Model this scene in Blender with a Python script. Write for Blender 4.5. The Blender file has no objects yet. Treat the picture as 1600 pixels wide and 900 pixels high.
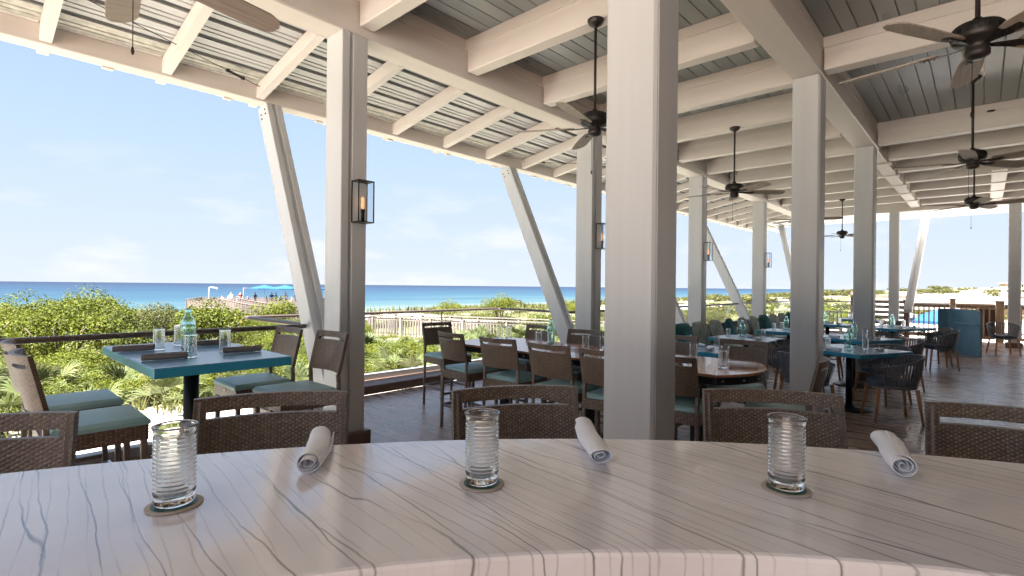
import bpy, math, random
from math import sin, cos, pi, radians, sqrt, atan2, exp, hypot
from mathutils import Vector, Matrix
random.seed(7)
sc = bpy.context.scene
COL = sc.collection

# ------------------------------------------------------------------ camera
CZ = 1.55
HEAD, ROLL, FPX = 0.7434, 0.0101, 802.1
Fw = Vector((cos(HEAD), sin(HEAD), 0)); Rt = Vector((sin(HEAD), -cos(HEAD), 0)); Up = Vector((0, 0, 1))
cx = Rt*cos(ROLL) + Up*sin(ROLL); cy = -Rt*sin(ROLL) + Up*cos(ROLL); cz = -Fw
cam = bpy.data.cameras.new('camera'); camo = bpy.data.objects.new('camera', cam); COL.objects.link(camo)
camo.matrix_world = Matrix(((cx.x, cy.x, cz.x, 0), (cx.y, cy.y, cz.y, 0), (cx.z, cy.z, cz.z, CZ), (0, 0, 0, 1)))
cam.sensor_width = 36; cam.lens = 36*FPX/1600; cam.shift_y = -2.75/1600
cam.clip_start = 0.05; cam.clip_end = 60000
sc.camera = camo

# ------------------------------------------------------------------ sky, sun, exposure
SUN = Vector((-0.44, -0.03, 0.87)).normalized()          # towards the sun
w = bpy.data.worlds.new('World'); sc.world = w; w.use_nodes = True
nt = w.node_tree; nt.nodes.clear()
wo = nt.nodes.new('ShaderNodeOutputWorld'); bg = nt.nodes.new('ShaderNodeBackground')
sky = nt.nodes.new('ShaderNodeTexSky'); sky.sky_type = 'NISHITA'; sky.sun_disc = False
sky.sun_elevation = math.asin(SUN.z); sky.sun_rotation = atan2(SUN.x, SUN.y)
sky.air_density = 1.0; sky.dust_density = .6; sky.ozone_density = 2.5
bg.inputs['Strength'].default_value = 0.10
# thin white clouds low over the horizon
tc = nt.nodes.new('ShaderNodeTexCoord'); mp = nt.nodes.new('ShaderNodeMapping'); mp.inputs['Scale'].default_value = (1, 1, 3.2)
nz = nt.nodes.new('ShaderNodeTexNoise'); nz.inputs['Scale'].default_value = 5.5; nz.inputs['Detail'].default_value = 8; nz.inputs['Roughness'].default_value = .55
cr = nt.nodes.new('ShaderNodeMapRange'); cr.inputs['From Min'].default_value = .52; cr.inputs['From Max'].default_value = .68
sp = nt.nodes.new('ShaderNodeSeparateXYZ')
m1 = nt.nodes.new('ShaderNodeMapRange'); m1.inputs['From Min'].default_value = 0.24; m1.inputs['From Max'].default_value = 0.05
mu = nt.nodes.new('ShaderNodeMath'); mu.operation = 'MULTIPLY'
SKYCAP = (2.0, 2.2, 2.42, 1)    # even white haze low in the sky
mx = nt.nodes.new('ShaderNodeMix'); mx.data_type = 'RGBA'; mx.inputs[7].default_value = (1.20, 1.22, 1.26, 1)
mu2 = nt.nodes.new('ShaderNodeMath'); mu2.operation = 'MULTIPLY'; mu2.inputs[1].default_value = .75
L = nt.links.new
L(tc.outputs['Generated'], mp.inputs[0]); L(mp.outputs[0], nz.inputs['Vector']); L(nz.outputs[0], cr.inputs[0])
L(tc.outputs['Generated'], sp.inputs[0]); L(sp.outputs[2], m1.inputs[0]); L(cr.outputs[0], mu.inputs[0]); L(m1.outputs[0], mu.inputs[1])
L(mu.outputs[0], mu2.inputs[0]); L(mu2.outputs[0], mx.inputs[0]); cap = nt.nodes.new('ShaderNodeMix'); cap.data_type = 'RGBA'; cap.blend_type = 'DARKEN'; cap.inputs[0].default_value = 1; 
gz = nt.nodes.new('ShaderNodeValToRGB'); gz.color_ramp.elements[0].position = 0; gz.color_ramp.elements[0].color = (.98, 1.08, 1.24, 1); gz.color_ramp.elements[1].position = .62; gz.color_ramp.elements[1].color = (.36, .64, 1.22, 1)
e_ = gz.color_ramp.elements.new(.22); e_.color = (.74, .955, 1.26, 1); L(sp.outputs[2], gz.inputs[0]); L(gz.outputs[0], cap.inputs[7])
L(sky.outputs[0], cap.inputs[6]); L(cap.outputs[2], mx.inputs[6]); L(mx.outputs[2], bg.inputs[0]); L(bg.outputs[0], wo.inputs[0])
sun = bpy.data.lights.new('sun', 'SUN'); sun.energy = 5.0; sun.angle = radians(.6); sun.color = (1, .965, .92)
suno = bpy.data.objects.new('sun', sun); COL.objects.link(suno); suno.rotation_euler = SUN.to_track_quat('Z', 'Y').to_euler()
sc.view_settings.view_transform = 'Standard'; sc.view_settings.look = 'None'; sc.view_settings.gamma = 1
sc.view_settings.use_curve_mapping = False
sc.view_settings.exposure = 3.1
sc.cycles.max_bounces = 12; sc.cycles.diffuse_bounces = 8; sc.cycles.glossy_bounces = 4
sc.cycles.transmission_bounces = 8; sc.cycles.transparent_max_bounces = 24
sc.cycles.caustics_reflective = False; sc.cycles.caustics_refractive = False
sc.cycles.sample_clamp_indirect = 6

# ------------------------------------------------------------------ materials
def nodes(name):
    m = bpy.data.materials.new(name); m.use_nodes = True
    n = m.node_tree; b = n.nodes['Principled BSDF']
    return m, n, b
def N(n, t, **k):
    x = n.nodes.new('ShaderNode'+t)
    for a, v in k.items(): setattr(x, a, v)
    return x
def ramp(n, stops):
    r = N(n, 'ValToRGB'); e = r.color_ramp.elements
    while len(e) < len(stops): e.new(.5)
    for i, (p, c) in enumerate(stops): e[i].position = p; e[i].color = (*c, 1)
    return r
def mat(name, col, rough=.5, metal=0, var=.12, scale=8, bump=0, bscale=40, stretch=(1, 1, 1), coat=0, emit=None, spec=None):
    m, n, b = nodes(name); b.inputs['Roughness'].default_value = rough; b.inputs['Metallic'].default_value = metal
    b.inputs['Coat Weight'].default_value = coat
    if spec is not None: b.inputs['Specular IOR Level'].default_value = spec
    t = N(n, 'TexCoord'); p = N(n, 'Mapping'); p.inputs['Scale'].default_value = stretch; n.links.new(t.outputs['Object'], p.inputs[0])
    z = N(n, 'TexNoise'); z.inputs['Scale'].default_value = scale; z.inputs['Detail'].default_value = 5; n.links.new(p.outputs[0], z.inputs['Vector'])
    r = ramp(n, [(.3, tuple(c*(1-var) for c in col)), (.7, tuple(min(1, c*(1+var)) for c in col))])
    n.links.new(z.outputs[0], r.inputs[0]); n.links.new(r.outputs[0], b.inputs['Base Color'])
    rr = N(n, 'MapRange'); rr.inputs['To Min'].default_value = max(0.02, rough*.85); rr.inputs['To Max'].default_value = min(1, rough*1.2)
    n.links.new(z.outputs[0], rr.inputs[0]); n.links.new(rr.outputs[0], b.inputs['Roughness'])
    if bump:
        q = N(n, 'TexNoise'); q.inputs['Scale'].default_value = bscale; q.inputs['Detail'].default_value = 4; n.links.new(p.outputs[0], q.inputs['Vector'])
        u = N(n, 'Bump'); u.inputs['Strength'].default_value = bump; u.inputs['Distance'].default_value = .004
        n.links.new(q.outputs[0], u.inputs['Height']); n.links.new(u.outputs[0], b.inputs['Normal'])
    if emit: b.inputs['Emission Color'].default_value = (*emit[:3], 1); b.inputs['Emission Strength'].default_value = emit[3]
    return m
M = {}
M['paint_v'] = mat('painted post wood', (.57, .585, .60), .42, var=.04, bump=.5, bscale=26, stretch=(1, 1, .05))
M['paint_y'] = mat('painted joist wood', (.70, .655, .615), .45, var=.04, bump=.25, bscale=26, stretch=(1, .06, 1))
M['paint_x'] = mat('painted girder wood', (.69, .645, .605), .45, var=.04, bump=.25, bscale=26, stretch=(.06, 1, 1))
M['plank'] = mat('grey green stained ceiling board', (.225, .26, .27), .28, var=.14, scale=3, bump=.3, bscale=22, stretch=(.12, 1, 1))
M['plank2'] = mat('grey stained ceiling board', (.29, .32, .325), .28, var=.14, scale=3, bump=.3, bscale=22, stretch=(.12, 1, 1))
M['roof'] = mat('galvalume roof sheet', (.50, .51, .52), .40, metal=.25, var=.07, scale=3, stretch=(.3, 1, 1))
M['moss'] = mat('stained translucent roof strip', (.45, .455, .40), .5, var=.25, scale=14)
M['rib_shade'] = mat('painted rib recess shade', (.05, .055, .055), .8)  # shade of the rib recesses put into the colour
M['white'] = mat('white painted metal', (.80, .80, .78), .4, var=.03)
M['dark'] = mat('dark bronze metal', (.035, .03, .028), .4, metal=.4, var=.15)
M['black'] = mat('black metal', (.015, .016, .018), .35, metal=.3, var=.15)
M['rail'] = mat('bronze painted rail', (.09, .068, .055), .35, metal=.3, var=.1)
M['shoe'] = mat('anodised glass shoe', (.34, .33, .33), .4, metal=.5, var=.06)
M["brown"] = mat("brown painted trim board", (.15, .095, .07), .5, var=.12)
M['blue'] = mat('blue laminate', (.11, .24, .38), .28, var=.06, coat=.25)
M['blueedge'] = mat('blue table edge', (.035, .30, .48), .3, var=.05, coat=.2)
M['hostblue'] = mat('blue grey painted panel', (.14, .30, .41), .4, var=.06)
M['teal'] = mat('pale teal vinyl cushion', (.26, .42, .43), .42, var=.05, bump=.15, bscale=60)
M['greycush'] = mat('slate cushion fabric', (.10, .12, .15), .8, var=.1, bump=.3, bscale=200)
M['rope'] = mat('charcoal woven strap', (.17, .17, .185), .5, var=.2, scale=30, bump=.4, bscale=180)
M['teak'] = mat('teak wood', (.50, .25, .12), .42, var=.25, scale=10, stretch=(4, 4, .6))
M['tablewood'] = mat('varnished reddish wood', (.46, .20, .115), .22, var=.28, scale=6, stretch=(6, .5, 1), coat=.4)
M['blade'] = mat('weathered fan blade wood', (.34, .285, .235), .5, var=.2, scale=14, stretch=(.25, 4, 1))
M['napw'] = mat('white napkin cloth', (.86, .88, .93), .85, var=.03, bump=.35, bscale=420)
M['napg'] = mat('grey napkin cloth', (.20, .18, .18), .85, var=.12, bump=.3, bscale=400)
M['band'] = mat('navy napkin stripe', (.045, .05, .08), .8, var=.1)
M['cork'] = mat('beige coaster board', (.50, .44, .38), .7, var=.06)
M['green'] = mat('dark green coaster print', (.02, .11, .085), .4, var=.1)
M['oldwood'] = mat('weathered boardwalk lumber', (0.1652, 0.1422, 0.1262), .8, var=.15, scale=5, bump=.4)
M['pinkwood'] = mat('pinkish weathered fence lumber', (.125, .098, .086), .8, var=.2, scale=5)
M['newwood'] = mat('tan treated lumber', (0.3584, 0.2372, 0.1423), .6, var=.25, scale=4, stretch=(4.2160, 4.2160, 0.6324), bump=.3)
M['darkpost'] = mat('dark stained post', (.12, .06, .04), .5, var=.25, scale=4, stretch=(4, 4, .6))
M['skin'] = mat('bare skin', (.45, .27, .2), .6, var=.05)  # the skin's own even colour
M['hair'] = mat('brown hair', (.05, .03, .02), .6, var=.2)
M['umbblue'] = mat('blue umbrella canvas', (.006, .07, .19), .6, var=.05)
M['umbwhite'] = mat('white umbrella canvas', (0.2790, 0.2790, 0.2728), .7, var=.03)
M['tan'] = mat('tan stucco', (0.1550, 0.1147, 0.0806), .85, var=.06)
M['tanroof'] = mat('pale flat roof', (0.1860, 0.1612, 0.1364), .8, var=.1)
M['bark'] = mat('shrub stem bark', (.12, .09, .065), .9, var=.2)
M['palewood'] = mat('pale louvre wood', (0.1488, 0.1116, 0.0868), .7, var=.1)  # the boards' own colour, even all over
M['steel'] = mat('brushed steel', (.45, .44, .42), .3, metal=.9, var=.1)
M['mirror'] = mat('pale enamel back plate', (.70, .72, .74), .15, metal=.6, var=.03)
M['bulb'] = mat('amber filament bulb', (.8, .5, .3), .3, emit=(1, .45, .2, .12))
M['pattern_a'] = mat('teal cushion fabric', (.03, .16, .19), .85, var=.5, scale=5)
M['pattern_b'] = mat('pale patterned cushion fabric', (.42, .48, .47), .85, var=.45, scale=9)

def glass(name, col=(1, 1, 1), rough=0.0, ior=1.48):
    m, n, b = nodes(name); b.inputs['Transmission Weight'].default_value = 1; b.inputs['IOR'].default_value = ior
    t = N(n, 'TexNoise'); t.inputs['Scale'].default_value = 60
    mr = N(n, 'MapRange'); mr.inputs['To Min'].default_value = rough; mr.inputs['To Max'].default_value = rough+.03
    n.links.new(t.outputs[0], mr.inputs[0]); n.links.new(mr.outputs[0], b.inputs['Roughness'])
    b.inputs['Base Color'].default_value = (*col, 1)
    return m
M['glass'] = glass('clear tumbler glass', (.985, .99, .99))
M['aqua'] = glass('aqua bottle glass', (.74, .955, .905), .02)
def panes(name, tint, refl=1.0):
    m, n, b = nodes(name); n.nodes.remove(b)
    tr = N(n, 'BsdfTransparent'); tr.inputs[0].default_value = (*tint, 1); gl = N(n, 'BsdfGlossy'); gl.inputs['Roughness'].default_value = .02
    fr = N(n, 'Fresnel'); fr.inputs[0].default_value = 1.45; mxs = N(n, 'MixShader'); ml = N(n, 'Math', operation='MULTIPLY'); ml.inputs[1].default_value = refl
    z = N(n, 'TexNoise'); z.inputs['Scale'].default_value = 3; bp = N(n, 'Bump'); bp.inputs['Strength'].default_value = .03
    n.links.new(z.outputs[0], bp.inputs['Height']); n.links.new(bp.outputs[0], gl.inputs['Normal'])
    ge = N(n, 'NewGeometry'); iv = N(n, 'Math', operation='SUBTRACT'); iv.inputs[0].default_value = 1; n.links.new(ge.outputs['Backfacing'], iv.inputs[1])
    ml2 = N(n, 'Math', operation='MULTIPLY'); n.links.new(fr.outputs[0], ml.inputs[0]); n.links.new(ml.outputs[0], ml2.inputs[0]); n.links.new(iv.outputs[0], ml2.inputs[1]); n.links.new(ml2.outputs[0], mxs.inputs[0]); n.links.new(tr.outputs[0], mxs.inputs[1]); n.links.new(gl.outputs[0], mxs.inputs[2])
    n.links.new(mxs.outputs[0], n.nodes['Material Output'].inputs[0])
    return m
M['pane'] = panes('railing glass pane', (.985, .993, .99))
M['lanternpane'] = panes('lantern glass pane', (.95, .97, .98), 1.6)

def wicker():
    m, n, b = nodes('brown resin wicker'); b.inputs['Roughness'].default_value = .42
    at = N(n, 'Attribute', attribute_name='strand'); t = N(n, 'TexCoord'); z = N(n, 'TexNoise'); z.inputs['Scale'].default_value = 6; n.links.new(t.outputs['Object'], z.inputs['Vector'])
    ma = N(n, 'Math', operation='MULTIPLY_ADD'); ma.inputs[1].default_value = .3; n.links.new(z.outputs[0], ma.inputs[0]); n.links.new(at.outputs['Fac'], ma.inputs[2])
    r = ramp(n, [(.1, (.085, .055, .037)), (.5, (.14, .095, .068)), (.8, (.21, .155, .115)), (1, (.32, .25, .195))])
    n.links.new(ma.outputs[0], r.inputs[0]); n.links.new(r.outputs[0], b.inputs['Base Color'])
    return m
M['wicker'] = wicker()
M['wframe'] = mat('brown chair frame', (.17, .13, .11), .42, var=.15, scale=30)

def marble():
    m, n, b = nodes('veined pinkish white quartzite'); b.inputs['Roughness'].default_value = .16; b.inputs['Coat Weight'].default_value = .6; b.inputs['Coat Roughness'].default_value = .07
    lk = n.links.new
    t = N(n, 'TexCoord'); ro = N(n, 'Mapping'); ro.inputs['Rotation'].default_value = (0, 0, radians(7)); lk(t.outputs['Object'], ro.inputs[0])
    wz = N(n, 'TexNoise'); wz.inputs['Scale'].default_value = 2.2; wz.inputs['Detail'].default_value = 6; wz.inputs['Roughness'].default_value = .6; lk(ro.outputs[0], wz.inputs['Vector'])
    ws = N(n, 'VectorMath', operation='SCALE'); ws.inputs['Scale'].default_value = .035; lk(wz.outputs['Color'], ws.inputs[0])
    ad = N(n, 'VectorMath', operation='ADD'); lk(ro.outputs[0], ad.inputs[0]); lk(ws.outputs[0], ad.inputs[1])
    cols = None
    base = ramp(n, [(.25, (.70, .665, .69)), (.5, (.80, .78, .81)), (.75, (.87, .865, .90))])
    bz = N(n, 'TexNoise'); bz.inputs['Scale'].default_value = 3.5; bz.inputs['Detail'].default_value = 8; lk(ad.outputs[0], bz.inputs['Vector']); lk(bz.outputs[0], base.inputs[0])
    cur = base.outputs[0]
    sx_ = N(n, 'SeparateXYZ'); lk(ad.outputs[0], sx_.inputs[0])
    for (f_, A_, off, wid, colr, stg, msc, mlo) in ((5.2, 3.4, 5.1, .24, (.56, .55, .57), .35, 2.2, .46), (6.5, 3.0, 0, .024, (.05, .065, .095), .92, 1.7, .38), (13, 4.0, 3.3, .036, (.12, .13, .155), .85, 2.4, .36), (31, 4.5, 7.7, .075, (.30, .29, .30), .65, 3.1, .34)):
        mpp = N(n, 'Mapping'); mpp.inputs['Scale'].default_value = (1.6, .35, .35); mpp.inputs['Location'].default_value = (off, off, 0); lk(ro.outputs[0], mpp.inputs[0])
        nn = N(n, 'TexNoise'); nn.inputs['Scale'].default_value = 1.6; nn.inputs['Detail'].default_value = 4; nn.inputs['Roughness'].default_value = .45; lk(mpp.outputs[0], nn.inputs['Vector'])
        na = N(n, 'Math', operation='MULTIPLY'); na.inputs[1].default_value = A_; lk(nn.outputs[0], na.inputs[0])
        ph = N(n, 'Math', operation='MULTIPLY_ADD'); ph.inputs[1].default_value = f_; lk(sx_.outputs[0], ph.inputs[0]); lk(na.outputs[0], ph.inputs[2])
        fr_ = N(n, 'Math', operation='FRACT'); lk(ph.outputs[0], fr_.inputs[0])
        s = N(n, 'Math', operation='SUBTRACT'); s.inputs[1].default_value = .5; lk(fr_.outputs[0], s.inputs[0])
        a = N(n, 'Math', operation='ABSOLUTE'); lk(s.outputs[0], a.inputs[0])
        mr = N(n, 'MapRange'); mr.interpolation_type = 'SMOOTHSTEP'; mr.inputs['From Min'].default_value = 0; mr.inputs['From Max'].default_value = wid; mr.inputs['To Min'].default_value = 1; mr.inputs['To Max'].default_value = 0; lk(a.outputs[0], mr.inputs[0])
        mk = N(n, 'TexNoise'); mk.inputs['Scale'].default_value = msc*1.6; mk.inputs['Detail'].default_value = 3; lk(ro.outputs[0], mk.inputs['Vector'])
        mm = N(n, 'MapRange'); mm.inputs['From Min'].default_value = mlo; mm.inputs['From Max'].default_value = .6; mm.inputs['To Min'].default_value = .08; mm.inputs['To Max'].default_value = stg; lk(mk.outputs[0], mm.inputs[0])
        ml = N(n, 'Math', operation='MULTIPLY'); lk(mr.outputs[0], ml.inputs[0]); lk(mm.outputs[0], ml.inputs[1])
        x = N(n, 'Mix', data_type='RGBA'); x.inputs[7].default_value = (*colr, 1); lk(ml.outputs[0], x.inputs[0]); lk(cur, x.inputs[6]); cur = x.outputs[2]
    lk(cur, b.inputs['Base Color'])
    return m
M['marble'] = marble()

def floor_mat():
    m, n, b = nodes('glossy grey brown plank porcelain floor'); lk = n.links.new
    t = N(n, 'TexCoord'); br = N(n, 'TexBrick'); br.inputs['Scale'].default_value = 1; br.inputs['Brick Width'].default_value = 1.2; br.inputs['Row Height'].default_value = .2
    br.inputs['Mortar Size'].default_value = .004; br.inputs['Color1'].default_value = (.33, .205, .145, 1); br.inputs['Color2'].default_value = (.42, .295, .225, 1); br.inputs['Mortar'].default_value = (.05, .045, .04, 1)
    rb = N(n, 'Mapping'); rb.inputs['Rotation'].default_value = (0, 0, pi/2); lk(t.outputs['Object'], rb.inputs[0]); lk(rb.outputs[0], br.inputs['Vector'])
    p = N(n, 'Mapping'); p.inputs['Scale'].default_value = (5, 1, 1); lk(t.outputs['Object'], p.inputs[0])
    z = N(n, 'TexNoise'); z.inputs['Scale'].default_value = 2.0; z.inputs['Detail'].default_value = 8; lk(p.outputs[0], z.inputs['Vector'])
    r = ramp(n, [(.3, (.7, .7, .7)), (.7, (1.15, 1.12, 1.1))]); lk(z.outputs[0], r.inputs[0])
    x = N(n, 'Mix', data_type='RGBA', blend_type='MULTIPLY'); x.inputs[0].default_value = 1; lk(br.outputs[0], x.inputs[6]); lk(r.outputs[0], x.inputs[7]); lk(x.outputs[2], b.inputs['Base Color'])
    rr = N(n, 'MapRange'); rr.inputs['To Min'].default_value = .17; rr.inputs['To Max'].default_value = .40; lk(z.outputs[0], rr.inputs[0]); lk(rr.outputs[0], b.inputs['Roughness'])
    bu = N(n, 'Bump'); bu.inputs['Strength'].default_value = .35; bu.inputs['Distance'].default_value = .004; lk(z.outputs[0], bu.inputs['Height'])
    b2 = N(n, 'Bump', invert=True); b2.inputs['Strength'].default_value = .5; b2.inputs['Distance'].default_value = .003; lk(br.outputs['Fac'], b2.inputs['Height']); lk(bu.outputs[0], b2.inputs['Normal']); lk(b2.outputs[0], b.inputs['Normal'])
    return m
M['floor'] = floor_mat()

def leafmat(name, cols, rough=.5):
    m, n, b = nodes(name); lk = n.links.new; b.inputs['Roughness'].default_value = rough+.15; b.inputs['Specular IOR Level'].default_value = .25
    g = N(n, 'NewGeometry'); oi = N(n, 'ObjectInfo'); t = N(n, 'TexNoise'); t.inputs['Scale'].default_value = .55; lk(g.outputs['Position'], t.inputs['Vector'])
    a = N(n, 'Math', operation='MULTIPLY_ADD'); a.inputs[1].default_value = .5; lk(g.outputs['Random Per Island'], a.inputs[0])
    a2 = N(n, 'Math', operation='MULTIPLY_ADD'); a2.inputs[1].default_value = .3; a2.inputs[2].default_value = -.15; lk(oi.outputs['Random'], a2.inputs[0])
    a3 = N(n, 'Math', operation='MULTIPLY_ADD'); a3.inputs[1].default_value = .8; a3.inputs[2].default_value = -.15; lk(t.outputs[0], a3.inputs[0])
    a4 = N(n, 'Math', operation='ADD'); lk(a2.outputs[0], a4.inputs[0]); lk(a3.outputs[0], a4.inputs[1]); lk(a4.outputs[0], a.inputs[2])
    r = ramp(n, [(i/(len(cols)-1), c) for i, c in enumerate(cols)]); lk(a.outputs[0], r.inputs[0]); lk(r.outputs[0], b.inputs['Base Color'])
    tr = N(n, 'BsdfTranslucent'); lk(r.outputs[0], tr.inputs[0]); ms = N(n, 'MixShader'); ms.inputs[0].default_value = .3
    lk(b.outputs[0], ms.inputs[1]); lk(tr.outputs[0], ms.inputs[2]); lk(ms.outputs[0], n.nodes['Material Output'].inputs[0])
    return m
M['leaf'] = leafmat('yellow green oak leaves', [(0.0150, 0.0236, 0.0027), (0.0451, 0.0589, 0.0054), (0.0903, 0.1089, 0.0070), (0.1404, 0.1530, 0.0119), (0.1254, 0.1177, 0.0270)])
M['leafd'] = leafmat('olive scrub leaves', [(0.0119, 0.0167, 0.0048), (0.0386, 0.0445, 0.0107), (0.0772, 0.0803, 0.0202), (0.1129, 0.1081, 0.0386), (0.1188, 0.0927, 0.0475)])
M['palm'] = leafmat('silver green palmetto blades', [(0.0240, 0.0324, 0.0076), (0.0575, 0.0757, 0.0202), (0.0959, 0.1162, 0.0379), (0.1343, 0.1460, 0.0656), (0.1439, 0.1271, 0.0606)])
M['grassm'] = leafmat('dune grass and low cover', [(0.0224, 0.0295, 0.0056), (0.0617, 0.0707, 0.0112), (0.1066, 0.1119, 0.0252), (0.1459, 0.1355, 0.0505), (0.1571, 0.1237, 0.0673)])
M['far_green'] = mat('far scrub canopy', (0.0310, 0.0360, 0.0155), .9, var=.6, scale=.12, bump=1, bscale=.6)

def sandmat():
    m, n, b = nodes('pale quartz sand with scrub litter'); lk = n.links.new; b.inputs['Roughness'].default_value = .95
    g = N(n, 'NewGeometry'); z = N(n, 'TexNoise'); z.inputs['Scale'].default_value = .09; z.inputs['Detail'].default_value = 9; z.inputs['Roughness'].default_value = .62; lk(g.outputs['Position'], z.inputs['Vector'])
    z2 = N(n, 'TexNoise'); z2.inputs['Scale'].default_value = 7; z2.inputs['Detail'].default_value = 8; lk(g.outputs['Position'], z2.inputs['Vector'])
    s = N(n, 'SeparateXYZ'); lk(g.outputs['Position'], s.inputs[0])
    sand = ramp(n, [(.3, (.55, .49, .42)), (.7, (.70, .65, .58))]); lk(z2.outputs[0], sand.inputs[0])
    veg = ramp(n, [(.3, (.05, .055, .02)), (.6, (.10, .10, .035)), (.8, (.17, .14, .08))]); lk(z2.outputs[0], veg.inputs[0])
    # scrub cover lies between y = 9 and y = 95, sand towards the deck and the sea
    a = N(n, 'MapRange'); a.inputs['From Min'].default_value = 8.2; a.inputs['From Max'].default_value = 9.6; lk(s.outputs[1], a.inputs[0])
    c = N(n, 'MapRange'); c.inputs['From Min'].default_value = 70; c.inputs['From Max'].default_value = 110; c.inputs['To Min'].default_value = 1; c.inputs['To Max'].default_value = 0; lk(s.outputs[1], c.inputs[0])
    mu_ = N(n, 'Math', operation='MULTIPLY'); lk(a.outputs[0], mu_.inputs[0]); lk(c.outputs[0], mu_.inputs[1])
    th = N(n, 'MapRange'); th.inputs['From Min'].default_value = .40; th.inputs['From Max'].default_value = .50; lk(z.outputs[0], th.inputs[0])
    m2 = N(n, 'Math', operation='MULTIPLY'); lk(mu_.outputs[0], m2.inputs[0]); lk(th.outputs[0], m2.inputs[1])
    x = N(n, 'Mix', data_type='RGBA'); lk(m2.outputs[0], x.inputs[0]); lk(sand.outputs[0], x.inputs[6]); lk(veg.outputs[0], x.inputs[7]); lk(x.outputs[2], b.inputs['Base Color'])
    bu = N(n, 'Bump'); bu.inputs['Strength'].default_value = .6; bu.inputs['Distance'].default_value = .05; lk(z2.outputs[0], bu.inputs['Height']); lk(bu.outputs[0], b.inputs['Normal'])
    return m
M['sand'] = sandmat()
def seamat():
    m, n, b = nodes('gulf water'); lk = n.links.new; b.inputs['Roughness'].default_value = .35; b.inputs['IOR'].default_value = 1.33; b.inputs['Specular IOR Level'].default_value = .25
    g = N(n, 'NewGeometry'); s = N(n, 'SeparateXYZ'); lk(g.outputs['Position'], s.inputs[0])
    z = N(n, 'TexNoise'); z.inputs['Scale'].default_value = .012; z.inputs['Detail'].default_value = 5; mpp = N(n, 'Mapping'); mpp.inputs['Scale'].default_value = (.35, 1.6, 1); lk(g.outputs['Position'], mpp.inputs[0]); lk(mpp.outputs[0], z.inputs['Vector'])
    lg = N(n, 'Math', operation='LOGARITHM'); lg.inputs[1].default_value = 10; lk(s.outputs[1], lg.inputs[0])
    ad = N(n, 'Math', operation='MULTIPLY_ADD'); ad.inputs[1].default_value = .6; lk(z.outputs[0], ad.inputs[0]); lk(lg.outputs[0], ad.inputs[2])
    mr = N(n, 'MapRange'); mr.inputs['From Min'].default_value = 2.42; mr.inputs['From Max'].default_value = 4.0; lk(ad.outputs[0], mr.inputs[0])
    r = ramp(n, [(0, (0.0780, 0.1020, 0.0960)), (.10, (0.0390, 0.0720, 0.0780)), (.26, (0.0132, 0.0420, 0.0630)), (.5, (0.0060, 0.0240, 0.0492)), (.8, (0.0036, 0.0132, 0.0330)), (1, (0.0024, 0.0096, 0.0270))]); lk(mr.outputs[0], r.inputs[0])
    lk(r.outputs[0], b.inputs['Base Color'])
    z3 = N(n, 'TexNoise'); z3.inputs['Scale'].default_value = .9; z3.inputs['Detail'].default_value = 6; m3 = N(n, 'Mapping'); m3.inputs['Scale'].default_value = (.3, 1, 1); lk(g.outputs['Position'], m3.inputs[0]); lk(m3.outputs[0], z3.inputs['Vector'])
    bu = N(n, 'Bump'); bu.inputs['Strength'].default_value = .5; bu.inputs['Distance'].default_value = .3; lk(z3.outputs[0], bu.inputs['Height']); lk(bu.outputs[0], b.inputs['Normal'])
    return m
M['sea'] = seamat()

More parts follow.
